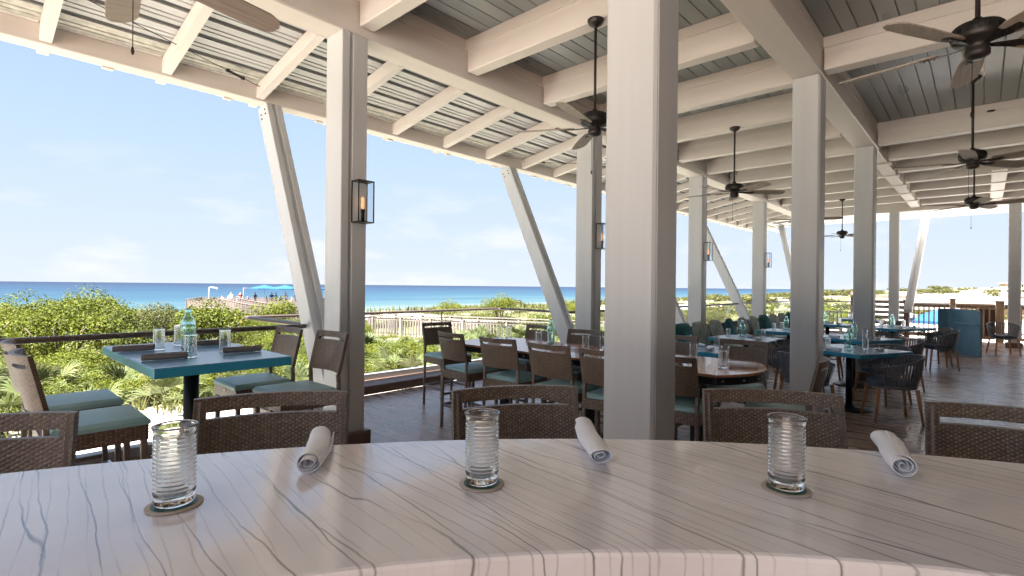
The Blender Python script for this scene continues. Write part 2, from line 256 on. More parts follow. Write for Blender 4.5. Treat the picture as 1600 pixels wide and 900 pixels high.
# ------------------------------------------------------------------ mesh helpers
class MB:
    def __init__(s): s.v = []; s.f = []; s.sm = []
    def add(s, vs, fs, smooth=False):
        o = len(s.v); s.v += [tuple(v) for v in vs]; s.f += [tuple(i+o for i in f) for f in fs]; s.sm += [smooth]*len(fs); return s
    def box(s, c, d, rot=None, ch=0.0):
        hx, hy, hz = d[0]/2, d[1]/2, d[2]/2
        R = rot if rot is not None else Matrix.Identity(3)
        if isinstance(R, (int, float)): R = Matrix.Rotation(R, 3, 'Z')
        c = Vector(c)
        if ch <= 0:
            vs = [c+R@Vector((x*hx, y*hy, z*hz)) for x in (-1, 1) for y in (-1, 1) for z in (-1, 1)]
            return s.add(vs, [(0, 1, 3, 2), (4, 6, 7, 5), (0, 4, 5, 1), (2, 3, 7, 6), (0, 2, 6, 4), (1, 5, 7, 3)])
        ch = min(ch, hx*.9, hy*.9, hz*.9); vs = []; idx = {}
        for x in (-1, 1):
            for y in (-1, 1):
                for z in (-1, 1):
                    for a in range(3):
                        p = [x*hx, y*hy, z*hz]
                        for b in range(3):
                            if b != a: p[b] -= (x, y, z)[b]*ch
                        idx[(x, y, z, a)] = len(vs); vs.append(c+R@Vector(p))
        fs = []
        def q(lst):
            P = [vs[i] for i in lst]; ctr = sum(P, Vector())/len(P); nn = (P[1]-P[0]).cross(P[2]-P[0])
            fs.append(tuple(lst) if nn.dot(ctr-c) > 0 else tuple(reversed(lst)))
        for a in range(3):
            b1, b2 = [(1, 2), (0, 2), (0, 1)][a]
            for sg in (-1, 1):
                l = []
                for (p, r) in ((-1, -1), (1, -1), (1, 1), (-1, 1)):
                    k = [0, 0, 0]; k[a] = sg; k[b1] = p; k[b2] = r; l.append(idx[(*k, a)])
                q(l)
            for p in (-1, 1):
                for r in (-1, 1):
                    k0 = [0, 0, 0]; k0[b1] = p; k0[b2] = r; k0[a] = -1; k1 = list(k0); k1[a] = 1
                    q([idx[(*k0, b1)], idx[(*k1, b1)], idx[(*k1, b2)], idx[(*k0, b2)]])
        for x in (-1, 1):
            for y in (-1, 1):
                for z in (-1, 1): q([idx[(x, y, z, a)] for a in range(3)])
        return s.add(vs, fs)
    def b2(s, x0, x1, y0, y1, z0, z1, ch=0): return s.box(((x0+x1)/2, (y0+y1)/2, (z0+z1)/2), (abs(x1-x0), abs(y1-y0), abs(z1-z0)), None, ch)
    def bar(s, p, q, wd, ht, up=(0, 0, 1), ch=0):
        p = Vector(p); q = Vector(q); d = q-p; X = d.normalized(); Y = Vector(up).cross(X)
        if Y.length < 1e-4: Y = Vector((1, 0, 0)).cross(X)
        Y.normalize(); Z = X.cross(Y)
        return s.box((p+q)/2, (d.length, wd, ht), Matrix((X, Y, Z)).transposed(), ch)
    def lathe(s, prof, n=24, c=(0, 0, 0), smooth=True, cap=True):
        vs = []; fs = []; m = len(prof)
        for (r, z) in prof:
            for i in range(n): a = 2*pi*i/n; vs.append((c[0]+r*cos(a), c[1]+r*sin(a), c[2]+z))
        for j in range(m-1):
            for i in range(n): k = (i+1) % n; fs.append((j*n+i, j*n+k, (j+1)*n+k, (j+1)*n+i))
        if cap:
            fs.append(tuple(reversed(range(n)))); fs.append(tuple(range((m-1)*n, m*n)))
        return s.add(vs, fs, smooth)
    def tube(s, pts, r, n=8, smooth=True):
        P = [Vector(p) for p in pts]; vs = []; fs = []; rr = r if isinstance(r, (list, tuple)) else [r]*len(P)
        u = None
        for i, p in enumerate(P):
            d = (P[min(i+1, len(P)-1)]-P[max(i-1, 0)]).normalized()
            if u is None: u = d.cross(Vector((0, 0, 1)) if abs(d.z) < .9 else Vector((1, 0, 0))).normalized()
            else: u = (u-d*u.dot(d)).normalized()
            v = d.cross(u)
            for k in range(n): a = 2*pi*k/n; vs.append(p+(u*cos(a)+v*sin(a))*rr[i])
        for i in range(len(P)-1):
            for k in range(n): l = (k+1) % n; fs.append((i*n+k, i*n+l, (i+1)*n+l, (i+1)*n+k))
        fs.append(tuple(reversed(range(n)))); fs.append(tuple(range((len(P)-1)*n, len(P)*n)))
        return s.add(vs, fs, smooth)
    def prism(s, poly, z0, z1, smooth=False):
        n = len(poly); vs = [(x, y, z0) for x, y in poly]+[(x, y, z1) for x, y in poly]
        fs = [tuple(reversed(range(n))), tuple(range(n, 2*n))]+[(i, (i+1) % n, n+(i+1) % n, n+i) for i in range(n)]
        return s.add(vs, fs, smooth)
    def grid(s, fn, nu, nv, smooth=True, flip=False):
        vs = [fn(i/nu, j/nv) for j in range(nv+1) for i in range(nu+1)]; fs = []
        for j in range(nv):
            for i in range(nu):
                a = j*(nu+1)+i; q = (a, a+1, a+nu+2, a+nu+1); fs.append(tuple(reversed(q)) if flip else q)
        return s.add(vs, fs, smooth)
    def mesh(s, name, m):
        me = bpy.data.meshes.new(name); me.from_pydata(s.v, [], s.f)
        if getattr(s, 'att', None): me.attributes.new('strand', 'FLOAT', 'POINT').data.foreach_set('value', s.att)
        me.polygons.foreach_set('use_smooth', s.sm); me.update()
        for x in (m if isinstance(m, (list, tuple)) else [m]): me.materials.append(x)
        return me

def link(o, parent=None):
    COL.objects.link(o)
    if parent: o.parent = parent
    return o
def obj(name, mb, m, parent=None, loc=None, rot=None):
    me = mb if isinstance(mb, bpy.types.Mesh) else mb.mesh(name, m)
    o = link(bpy.data.objects.new(name, me), parent)
    if loc: o.location = loc
    if rot: o.rotation_euler = rot
    return o
def tag(o, label=None, cat=None, group=None, kind=None):
    if label: o['label'] = label
    if cat: o['category'] = cat
    if group: o['group'] = group
    if kind: o['kind'] = kind
    return o
def thing(name, label, cat, loc=(0, 0, 0), rz=0, group=None):
    o = link(bpy.data.objects.new(name, None)); o.empty_display_size = .1; o.location = loc; o.rotation_euler = (0, 0, rz)
    return tag(o, label, cat, group)
def kids(o): return [c for c in KIDS.get(o.name, [])]
def dup(root, loc, rz, label, group=None, scale=None):
    r = root.copy(); COL.objects.link(r); r.location = loc; r.rotation_euler = (root.rotation_euler.x, root.rotation_euler.y, rz); r['label'] = label
    if group: r['group'] = group
    if scale: r.scale = scale
    for ch in list(root.children):
        c = ch.copy(); COL.objects.link(c); c.parent = r
        for g in list(ch.children):
            d = g.copy(); COL.objects.link(d); d.parent = c
    return r
class Proto:
    """first placement uses the original, later ones are copies"""
    def __init__(s, root): s.root = root; s.used = False; s.kids = [(c, list(c.children)) for c in root.children]
    def put(s, loc, rz, label, group=None, scale=None):
        if not s.used:
            s.used = True; r = s.root; r.location = loc; r.rotation_euler.z = rz; r['label'] = label
            if group: r['group'] = group
            if scale: r.scale = scale
            return r
        return dup(s.root, loc, rz, label, group, scale)

# ------------------------------------------------------------------ setting: terrain, sea, floor
def smooth(a, b, x):
    t = max(0, min(1, (x-a)/(b-a))); return t*t*(3-2*t)
def tz(x, y):
    z = -.42 - .75*smooth(10, 24, y) - .12*smooth(0, 40, x-20)
    z += 1.0*exp(-((x+1)/8)**2-((y-20)/6.5)**2)
    z -= 7.6*smooth(25, 185, y)
    z += .10*sin(x*.7+y*.3)*smooth(9, 14, y) + .12*sin(y*.5-x*.22)*smooth(9, 14, y)
    far = smooth(60, 500, x); z += far*smooth(200, 0, y)*3.2
    z += 1.5*smooth(40, 90, x)*smooth(60, 10, y)*(.5+.5*sin(x*.05+1))*.8
    if y > 180: z -= 2
    return z
def line(a, b, n): return [a+(b-a)*i/n for i in range(n)]
xs = [-3000, -1200, -500, -200, -100, -60]+line(-40, 60, 80)+line(60, 200, 30)+[200, 240, 300, 380, 500, 700, 1000, 1600, 2600, 4000]
ys = [-2500, -1000, -400, -150, -60]+line(-30, 60, 72)+line(60, 200, 36)+[200, 230]
mb = MB(); nx = len(xs)
mb.add([(x, y, tz(x, y)) for y in ys for x in xs], [(j*nx+i, j*nx+i+1, (j+1)*nx+i+1, (j+1)*nx+i) for j in range(len(ys)-1) for i in range(nx-1)], True)
tag(obj('ground', mb, M['sand']), kind='structure')
mb = MB(); mb.add([(-30000, 140, -8), (30000, 140, -8), (30000, 30000, -8), (-30000, 30000, -8)], [(0, 1, 2, 3)])
tag(obj('sea', mb, M['sea']), kind='structure')
# breaking foam lines near the shore
mb = MB()
for k, yy in enumerate((176, 181, 190)):
    pts = [(x, yy+2.2*sin(x*.03+k)+1.2*sin(x*.11)) for x in range(-300, 900, 6)]
    for i in range(len(pts)-1):
        if sin(pts[i][0]*.023+k*2) > -.35:
            (x0, y0), (x1, y1) = pts[i], pts[i+1]; mb.add([(x0, y0, -7.99), (x1, y1, -7.99), (x1, y1+.9, -7.99), (x0, y0+.9, -7.99)], [(0, 1, 2, 3)])
tag(obj('surf', mb, mat('white surf foam', (.22, .24, .24), .8, var=.1)), 'thin white lines of surf foam along the beach', kind='stuff')

deckpoly = [(-9, -9), (21.3, -9), (21.3, 5.1), (6.95, 5.1), (6.95, 6.36), (2.5, 6.36), (2.5, 5.1), (-9, 5.1)]
mb = MB(); mb.prism(deckpoly, -.22, 0)
tag(obj('deck_floor', mb, M['floor']), kind='structure')

# ------------------------------------------------------------------ pavilion (one building, its members are parts)
pav = thing('open_air_pavilion', 'airy pavilion of off-white painted posts, girders and joists roofing the dining deck', 'pavilion')
XA = [-1.73, 2.45, 6.63, 10.80, 14.98, 19.30]; YA0, YA1 = 4.44, 4.74
XB = [2.705, 6.63, 10.54]; YB0, YB1 = 1.385, 1.67
ZG, ZJ, ZC = 3.95, 4.02, 4.39
def column(x, y, wx, wy, h, groove=False):
    m = MB()
    if groove:   # two boards proud of a recessed core on the building side
        m.b2(x, x+wx*.30, y, y+wy, 0, h, .006)
        m.b2(x+wx*.30, x+wx*.42, y+.03, y+wy-.03, 0, h)
        m.b2(x+wx*.42, x+wx, y, y+wy, 0, h, .006)
    else: m.b2(x, x+wx, y, y+wy, 0, h, .012)
    o = obj('column', m, M['paint_v'], pav)
    if not groove:      # face boards a few millimetres proud between narrow corner strips
        f_ = MB(); f_.b2(x-.005, x+.002, y+.014, y+wy-.022, .141, h-.001, .002); obj('face_board', f_, M['paint_v'], o)
        f_ = MB(); f_.b2(x+.022, x+wx-.014, y-.005, y+.002, .141, h-.001, .002); obj('face_board', f_, M['paint_v'], o)
    p = MB(); p.b2(x-.05, x+wx+.05, y-.05, y+wy+.05, 0.002, .14, .01); obj('plinth', p, M['brown'], o)
    return o
for x in XA[:5]: column(x, YA0, .27, .30, ZG, True)
for i, x in enumerate(XB): column(x, YB0, .285, .335 if i == 0 else .285, ZJ-.02)
for y in (1.93, -.74, -3.2, -5.7): column(19.6, y, .25, .25, ZG)
m = MB(); m.b2(-4.7, 19.6, YA0, YA1, ZG, 4.42, .012); obj('girder', m, M['paint_x'], pav)
m = MB(); m.b2(-4.7, 19.6, YA0-.022, YA0, 4.26, ZC-.003); obj('trim_board', m, M['paint_x'], pav)
m = MB(); m.b2(-4.7, 11.0, YB0-.012, YB1+.012, ZJ-.015, 4.42, .012); obj('girder', m, M['paint_x'], pav)
for s_ in (-1, 1):
    yy = (YB0-.034) if s_ < 0 else (YB1+.012)
    m = MB(); m.b2(-4.7, 11.0, yy, yy+.022, 4.28, ZC-.003); obj('trim_board', m, M['paint_x'], pav)
m = MB(); m.b2(11.0, 19.6, YB0+.03, YB1-.03, ZJ+.02, 4.42, .01); obj('girder', m, M['paint_x'], pav)
m = MB(); m.b2(14.5, 19.6, -.35, -.1, ZJ+.02, 4.42, .01); obj('girder', m, M['paint_x'], pav)
m = MB(); m.b2(19.6, 19.85, -9, 6.2, ZG, 4.44, .012); obj('end_beam', m, M['paint_y'], pav)
jx = [-2.96+1.392*k for k in range(-3, 17)]
for x in jx:
    if x > 19.3 or x < -4.7: continue
    m = MB(); m.b2(x, x+.165, YB1+.035, YA0-.023, ZJ, 4.41, .01); o = obj('joist', m, M['paint_y'], pav)
    t_ = MB(); t_.b2(x-.018, x, YB1+.035, YA0-.023, 4.27, ZC-.003); t_.b2(x+.165, x+.183, YB1+.035, YA0-.023, 4.27, ZC-.003); obj('trim', t_, M['paint_y'], o)
for x in [-2.5, 2.705, 6.63]+[10.62+1.37*k for k in range(7)]:
    m = MB(); m.b2(x, x+.2, -9, YB0-.035, ZJ+.005, 4.41, .01); o = obj('joist', m, M['paint_y'], pav)
    t_ = MB(); t_.b2(x-.018, x, -9, YB0-.035, 4.27, ZC-.003); t_.b2(x+.2, x+.218, -9, YB0-.035, 4.27, ZC-.003); obj('trim', t_, M['paint_y'], o)
# joists carry on over the second girder east of the last inner post
for x in jx:
    if 11 < x < 19.3:
        m = MB(); m.b2(x, x+.165, YB0-.034, YB1+.034, ZJ, 4.41); obj('joist', m, M['paint_y'], pav)
# ceiling boards run along the shore
y = -9.0; k = 0; random.seed(3)
while y < YA0-.01:
    wd = .178 if k % 3 else .145
    y1 = min(y+wd, YA0-.001)
    m = MB(); m.b2(-4.6, 19.6, y+.004, y1-.004, ZC, ZC+.02, .004)
    obj('ceiling_board', m, M['plank' if random.random() < .5 else 'plank2'], pav); y = y1; k += 1
m = MB(); m.b2(-4.7, 19.9, -9.1, 4.5, 4.445, 4.5); obj('unseen_roof_deck', m, M['roof'], pav)  # unseen slab over the boards, added to keep light out of their gaps
# sloping sea-side roof
SL = .175
def rz(y): return 4.10 - (y-4.75)*SL            # underside of the sheet
for x in [.5+.925*k for k in range(-5, 21)]:
    m = MB(); y0, y1 = 4.742, 6.44
    for (a, b_) in ((x, x+.085),):
        vs = [(a, y0, rz(y0)-.15), (b_, y0, rz(y0)-.15), (b_, y1, rz(y1)-.15), (a, y1, rz(y1)-.15), (a, y0, rz(y0)-.004), (b_, y0, rz(y0)-.004), (b_, y1, rz(y1)-.004), (a, y1, rz(y1)-.004)]
        m.add(vs, [(3, 2, 1, 0), (4, 5, 6, 7), (0, 1, 5, 4), (2, 3, 7, 6), (1, 2, 6, 5), (3, 0, 4, 7)])
    obj('rafter', m, M['paint_y'], pav)
def sheet(y0, y1, mm, name):
    prof = []; yy = y0
    while yy < y1-.001:
        for (d, h) in ((0, 0), (.085, 0), (.090, .010), (.100, .010), (.105, 0), (.150, 0), (.155, .010), (.165, .010), (.170, 0), (.228, 0), (.234, .085), (.286, .085), (.292, 0)):
            if yy+d < y1: prof.append((yy+d, h))
        yy += .30
    prof.append((y1, 0))
    vs = []; fs = []
    for (yy, h) in prof:
        for x in (-4.7, 21.5): vs.append((x, yy, rz(yy)+h))
    for i in range(len(prof)-1): fs.append((2*i, 2*i+1, 2*i+3, 2*i+2))
    mb = MB(); mb.add(vs, fs)
    n0 = len(mb.v); mb.add([(x, yy, z+.003) for (x, yy, z) in vs], [tuple(reversed(f)) for f in fs])
    return obj(name, mb, mm, pav)
sheet(4.742, 5.94, M['roof'], 'roof_sheet'); sheet(5.942, 6.24, M['moss'], 'roof_sheet'); sheet(6.242, 6.62, M['roof'], 'roof_sheet')
m = MB(); m.b2(-4.7, 21.4, 6.2, 6.4, 3.67, 3.865, .008); obj('eave_beam', m, M['paint_x'], pav)
m = MB()
for i in range(1, 28):
    xa = .585+.925*(i-4)+.004; m.b2(xa, xa+.83, 6.16, 6.196, 3.845, 3.915, .006)
obj('eave_flashing', m, M['white'], pav)
for i in range(22):
    x = -2.3+1.09*i; m = MB(); m.b2(x, x+.09, 6.365, 6.415, 3.652, 3.669, .003); obj('bracket', m, M['paint_x'], pav)
m = MB(); yy0, yy1 = 4.70, 6.60; m.add([(-4.8, yy0, rz(yy0)+.11), (21.6, yy0, rz(yy0)+.11), (21.6, yy1, rz(yy1)+.11), (-4.8, yy1, rz(yy1)+.11)], [(0, 1, 2, 3)])
m.add([(-4.8, yy0, rz(yy0)+.125), (21.6, yy0, rz(yy0)+.125), (21.6, yy1, rz(yy1)+.125), (-4.8, yy1, rz(yy1)+.125)], [(0, 1, 2, 3)]); obj('roof_sun_block', m, M['roof'], pav)  # unseen cover sheet, added to stop sun leaking through the roof joints
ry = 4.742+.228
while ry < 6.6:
    m = MB(); m.box((8.3, ry+.032, rz(ry+.032)+.012), (26.0, .048, .006), Matrix.Rotation(-math.atan(SL), 3, 'X')); obj('rib_shade_strip', m, M['rib_shade'], pav); ry += .30  # dark strips paint the shade inside each roof rib
# leaning struts, each two planks on a recessed core
def strut(x, p, q, wx=.18, wyz=.235, upv=(1, 0, 0)):
    p = Vector(p); q = Vector(q); o = None
    d = (q-p).normalized(); X = Vector(upv)
    m = MB()
    m.bar(p+X*(wx*.19), q+X*(wx*.19), wyz, wx*.38, up=upv, ch=.005)
    m.bar(p+X*(wx*.81), q+X*(wx*.81), wyz, wx*.38, up=upv, ch=.005)
    o = obj('strut', m, M['paint_v'], pav)
    c = MB(); c.bar(p+X*(wx*.5), q+X*(wx*.5), wyz-.06, wx*.24, up=upv); obj('core', c, M['paint_v'], o)
    b = MB()
    n_ = X.cross(d)
    for s in (.03, .05): 
        for e in (-.055, .055): b.tube([q-d*(s*3+.02)+n_*e-X*.008, q-d*(s*3+.02)+n_*e+X*(wx+.008)], .011, 8)
    obj('bolt', b, M['dark'], o)
for x in XA[:5]: strut(x+.01, (x+.01, 4.80, .44), (x+.01, 6.33, 3.675))
strut(0, (19.9, 1.62, .9), (21.35, 1.30, 3.93), wx=.2, upv=(0, 1, 0))
strut(0, (19.9, 4.6, .9), (21.35, 5.6, 3.93), wx=.2, upv=(0, 1, 0))
strut(0, (19.9, -3.0, .9), (21.35, -3.3, 3.93), wx=.2, upv=(0, 1, 0))
# bright end overhang: translucent sheet on outriggers
m = MB(); m.b2(19.86, 21.75, -9, 6.19, 4.20, 4.215)
tm, tn, tb = nodes('translucent roof sheet'); tb.inputs['Base Color'].default_value = (.85, .83, .80, 1); tb.inputs['Roughness'].default_value = .6
trn = N(tn, 'BsdfTranslucent'); trn.inputs[0].default_value = (.9, .88, .86, 1); tms = N(tn, 'MixShader'); tms.inputs[0].default_value = .6
tzn = N(tn, 'TexNoise'); tzn.inputs['Scale'].default_value = 4; tbu = N(tn, 'Bump'); tbu.inputs['Strength'].default_value = .1; tn.links.new(tzn.outputs[0], tbu.inputs['Height']); tn.links.new(tbu.outputs[0], tb.inputs['Normal'])
tn.links.new(tb.outputs[0], tms.inputs[1]); tn.links.new(trn.outputs[0], tms.inputs[2]); tn.links.new(tms.outputs[0], tn.nodes['Material Output'].inputs[0])
obj('overhang_sheet', m, tm, pav)
for k in range(12):
    y = -8+1.2*k; m = MB(); m.b2(19.86, 21.6, y, y+.09, 4.04, 4.196, .006); obj('outrigger', m, M['paint_y'], pav)
m = MB(); m.b2(21.6, 21.75, -9, 6.19, 3.95, 4.195, .008); obj('end_fascia', m, M['white'], pav)
# bracing rods with turnbuckles under the sea-side roof
def rod(p, q, t):
    m = MB(); m.tube([p, q], .004, 6); o = obj('tie_rod', m, M['dark'], pav)
    P = Vector(p); Q = Vector(q); m = MB(); d = (Q-P).normalized(); a = P.lerp(Q, t)
    sd = d.cross(Vector((0, 0, 1))).normalized()*.018
    m.tube([a+sd, a+d*.2+sd], .006, 6); m.tube([a-sd, a+d*.2-sd], .006, 6); m.box(a, (.03, .03, .03)); m.box(a+d*.2, (.03, .03, .03))
    obj('turnbuckle', m, M['dark'], o)
rod((.1, 5.1, 3.86), (2.42, 6.14, 3.80), .80)
rod((8.8, 5.0, 3.90), (6.95, 6.14, 3.80), .82)
m = MB(); m.lathe([(.03, 0), (.05, .012), (.05, .02)], 16, (10.60, -.06, 4.26)); 
o = obj('speaker_disc', m, M['black'], pav)

# kitchen-side wall, inferred and unseen, placed to block light from the right
m = MB(); m.b2(-4.7, 19.6, -5.3, -5.1, 0.001, 4.37); tag(obj('unseen_kitchen_wall', m, mat('unseen wall paint', (.30, .27, .24), .7, var=.1)), kind='structure')

# curbs and railings
def curb(pts, name_l, inner=True):
    pass
def rail(name, label, a, b, zb, ends=(0, 0), posts=(), group='glass railings round the deck'):
    a = Vector((a[0], a[1], 0)); b = Vector((b[0], b[1], 0)); d = b-a; ln = d.length; u = d.normalized(); t = thing(name, label, 'railing', a, atan2(u.y, u.x), group)
    m = MB(); m.b2(0, ln, -.032, .032, 1.10, 1.142, .012); obj('handrail', m, M['rail'], t)
    m = MB(); m.b2(0, ln, -.05, .05, zb, zb+.085, .006); obj('glass_shoe', m, M['shoe'], t)
    n = max(1, round(ln/1.35)); 
    for i in range(n):
        m = MB(); m.b2(ln*i/n+.012, ln*(i+1)/n-.012, -.006, .006, zb+.086, 1.098); obj('glass_pane', m, M['pane'], t)
    for px in posts:
        m = MB(); m.tube([(px, 0, zb+.086), (px, 0, 1.1)], .014, 8); obj('post', m, M['shoe'], t)
    return t
def curbpart(label, x0, x1, y0, y1):
    m = MB(); m.b2(x0, x1, y0, y1, .0, .125, .01); return tag(obj('deck_curb', m, M['brown']), label, 'curb', 'brown curbs at the deck edge')
curbpart('brown painted curb under the glass railing left of the leaning post', -6, 2.40, 5.02, 5.22)
curbpart('brown painted curb along the outer edge of the deck bay beside the long wooden table', 2.5, 6.95, 6.36, 6.95)
curbpart('brown painted curb at the left return of the deck bay', 2.40, 2.60, 5.10, 6.355)
curbpart('brown painted curb at the right return of the deck bay', 6.90, 7.10, 5.226, 6.355)
curbpart('long brown curb under the railing toward the far end of the deck', 6.96, 21.4, 5.02, 5.22)
rail('glass_railing', 'bronze handrail over clear glass in front of the yellow-green shrubs at the left', (-6, 5.12), (2.45, 5.12), .126)
rail('glass_railing', 'short glass railing running out from the first leaning post, top rail bright in sun', (2.50, 5.22), (2.50, 6.84), .126)
rail('glass_railing', 'glass railing behind the long wooden table, beyond it the boardwalk', (2.50, 6.86), (6.98, 6.80), .126, posts=(3.15,))
rail('glass_railing', 'short glass railing coming back to the second leaning post', (7.0, 6.78), (7.0, 5.22), .126)
rail('glass_railing', 'glass railing between the second leaning post and the far deck corner', (7.0, 5.12), (21.3, 5.12), .126)
rail('glass_railing', 'glass railing across the far end of the deck, left of the wooden gate', (21.35, 5.1), (21.35, 1.99), .0)

# ------------------------------------------------------------------ marble counter
def arc(cxy, r, a0, a1, n): return [(cxy[0]+r*cos(radians(a0+(a1-a0)*i/n)), cxy[1]+r*sin(radians(a0+(a1-a0)*i/n))) for i in range(n+1)]
ct = thing('bar_counter', 'curved pinkish marble bar counter with dark blue veins filling the foreground', 'counter', (0, 0, 0))
outer = arc((-1.115, -1.344), 3.158, -25, 108, 90); inner = arc((-.67, -.95), 1.953, -40, 118, 90)
zt = 1.13
mb = MB(); nseg = 90
# section loop: outer-bottom, outer-top (eased), inner-top (eased), inner-bottom
ring = []
for i in range(nseg+1):
    o_, i_ = Vector((*outer[i], 0)), Vector((*inner[i], 0)); d = (o_-i_).normalized()
    sec = []
    for (base, off, z) in ((o_, 0, zt-.055), (o_, 0, zt-.008), (o_, -.0025, zt-.0025), (o_, -.008, zt), (i_, .008, zt), (i_, .0025, zt-.0025), (i_, 0, zt-.008), (i_, 0, zt-.055)):
        p = base+d*off; sec.append((p.x, p.y, z))
    ring.append(sec)
vs = [v for s in ring for v in s]; fs = []
for i in range(nseg):
    for k in range(8): l = (k+1) % 8; fs.append((i*8+k, i*8+l, (i+1)*8+l, (i+1)*8+k))
mb.add(vs, fs, False)
obj('countertop', mb, M['marble'], ct)
mb = MB(); poly = [(-1.115+(p[0]+1.115)*.93, -1.344+(p[1]+1.344)*.93) for p in outer]
poly2 = [(-.67+(p[0]+.67)*1.10, -.95+(p[1]+.95)*1.10) for p in inner]
for i in range(nseg):
    a, b_ = poly[i], poly[i+1]; c, d = poly2[i+1], poly2[i]
    mb.add([(a[0], a[1], 0.001), (b_[0], b_[1], 0.001), (b_[0], b_[1], 1.07), (a[0], a[1], 1.07)], [(0, 1, 2, 3)])
    mb.add([(d[0], d[1], 0.001), (c[0], c[1], 0.001), (c[0], c[1], 1.07), (d[0], d[1], 1.07)], [(3, 2, 1, 0)])
obj('counter_base', mb, M['brown'], ct)

# ------------------------------------------------------------------ stools
def make_stool(sh, label):
    t = thing('wicker_stool', label, 'stool'); W = .46; D = .42; top = sh+.41
    PU, PZ, A = .0105, .0060, .0022
    def lean(z):      # x of the backrest centre plane at height z above the seat
        return -.195-.30*max(0, z-.06)*.75
    def bpos(u, z, off):
        x = lean(z)+.055*((u/(W/2))**2)-.045
        nx_, nu_ = 1, -.11*u/(W/2)*2
        l = hypot(nx_, nu_)
        return Vector((x+off*nx_/l, u+off*nu_/l, sh+z))
    def cell(a, b, nc, nr):       # a, b in 0..1 over a panel of nc stakes and nr strands
        u = a*nc; r = b*nr; ri = min(nr-1, int(r+1e-6)); fr = r-ri; ci = int(u+1e-6)
        over = cos(pi*u)*(-1)**(ri % 2)
        h = .0012*over*abs(sin(pi*min(1, fr)))**.5 + .0008*sin(pi*min(1, fr))
        tone = ((ci*7+ri*13+((ci*ri) % 5)*3) % 11)/11*.45 + (.6 if over < -.78 else .0)
        return h, tone
    def slab(mb, u0, u1, z0, z1, th=.021):
        nc = max(1, round((u1-u0)/PU)); nr = max(1, round((z1-z0)/PZ)); nu = nc*4; nv = nr*3
        def mk(sg):
            def f(a, b):
                u = u0+(u1-u0)*a; z = z0+(z1-z0)*b; h, tn_ = cell(a, b, nc, nr)
                if a in (0, 1) or b in (0, 1): h = 0
                mb.att.append(tn_); return bpos(u, z, sg*(th/2+h))
            return f
        mb.grid(mk(1), nu, nv, True, False); mb.grid(mk(-1), nu, nv, True, True)
        for (ax, c_) in (('u', u0), ('u', u1), ('z', z0), ('z', z1)):
            def g(a, b):
                mb.att.append(.5*(int(b*nr*1.0) % 2) if ax == 'u' else .5*(int(a*nc*2) % 2))
                return bpos(c_+(.0015*sin(b*nr*pi)**2)*(1 if c_ == u1 else -1), z0+(z1-z0)*b, th/2-th*a) if ax == 'u' else bpos(u0+(u1-u0)*a, c_, th/2-th*b)
            if ax == 'u': mb.grid(g, 3, nv, True, c_ == u1)
            else: mb.grid(g, nu, 3, True, c_ == z0)
    m = MB(); m.att = []; hw = W/2
    slab(m, -hw+.004, hw-.004, .125, .349)
    slab(m, -hw+.004, hw-.004, .370, .414)
    slab(m, -hw+.004, -hw+.036, .348, .371); slab(m, hw-.036, hw-.004, .348, .371)
    obj('backrest', m, M['wicker'], t)
    # rear legs carry the backrest as side posts
    for s in (-1, 1):
        m = MB(); y = s*(hw-.018)
        pts = [(-.225, y, .0), (-.205, y, sh-.02), (-.205, y, sh+.06), (lean(.125)+.01-.0, y, sh+.125), (lean(.405)+.008, y, sh+.405)]
        for a, b in zip(pts[:3], pts[1:4]): m.bar(a, b, .026, .028, up=(0, 1, 0), ch=.004)
        m.bar(pts[3], pts[4], .012, .012, up=(0, 1, 0))
        obj('rear_leg', m, M['wframe'], t)
        m = MB(); m.bar((.205, s*(hw-.02), 0), (.195, s*(hw-.02), sh-.02), .032, .032, up=(0, 1, 0), ch=.004); obj('front_leg', m, M['wframe'], t)
    # woven seat apron
    m = MB(); m.att = []
    def panel(p, q, z0, z1, nrm):
        p = Vector(p); q = Vector(q); ln = (q-p).length; nrm = Vector(nrm)
        def f(a, b):
            pt = p.lerp(q, a); z = z0+(z1-z0)*b; h_, tn_ = cell(a, b, 20, 9); m.att.append(tn_); return Vector((pt.x, pt.y, z))+nrm*(h_*(0 if b in (0, 1) else 1))
        m.grid(f, 80, 27)
    h = hw-.004
    panel((-.20, -h, 0), (.215, -h, 0), sh-.085, sh-.005, (0, -1, 0)); panel((.215, -h, 0), (.215, h, 0), sh-.085, sh-.005, (1, 0, 0))
    panel((.215, h, 0), (-.20, h, 0), sh-.085, sh-.005, (0, 1, 0)); panel((-.22, h, 0), (-.22, -h, 0), sh-.085, sh-.005, (-1, 0, 0))
    m.b2(-.215, .21, -h+.01, h-.01, sh-.08, sh-.004); m.att += [.3]*8
    obj('seat_frame', m, M['wicker'], t)
    # cushion with a soft crown
    m = MB()
    def cush(a, b):
        x = -.19+.415*a; y = -h+.002+(2*h-.004)*b
        ex = min(a, 1-a)*.415; ey = min(b, 1-b)*(2*h); e = min(ex, ey); r = .018
        z = sh+.035 - (r-sqrt(max(0, r*r-(r-min(e, r))**2))) + .010*sin(pi*a)*sin(pi*b)
        return Vector((x, y, z))
    m.grid(cush, 30, 32)
    m.grid(lambda a, b: Vector((-.19+.415*a, -h+.002+(2*h-.004)*b, sh-.003)), 1, 1, False, True)
    for (p, q) in (((-.19, -h+.002), (.225, -h+.002)), ((.225, -h+.002), (.225, h-.002)), ((.225, h-.002), (-.19, h-.002)), ((-.19, h-.002), (-.19, -h+.002))):
        m.add([(p[0], p[1], sh-.003), (q[0], q[1], sh-.003), (q[0], q[1], sh+.018), (p[0], p[1], sh+.018)], [(0, 1, 2, 3)])
    obj('cushion', m, M['teal'], t)
    fr = .30 if sh > .7 else .20
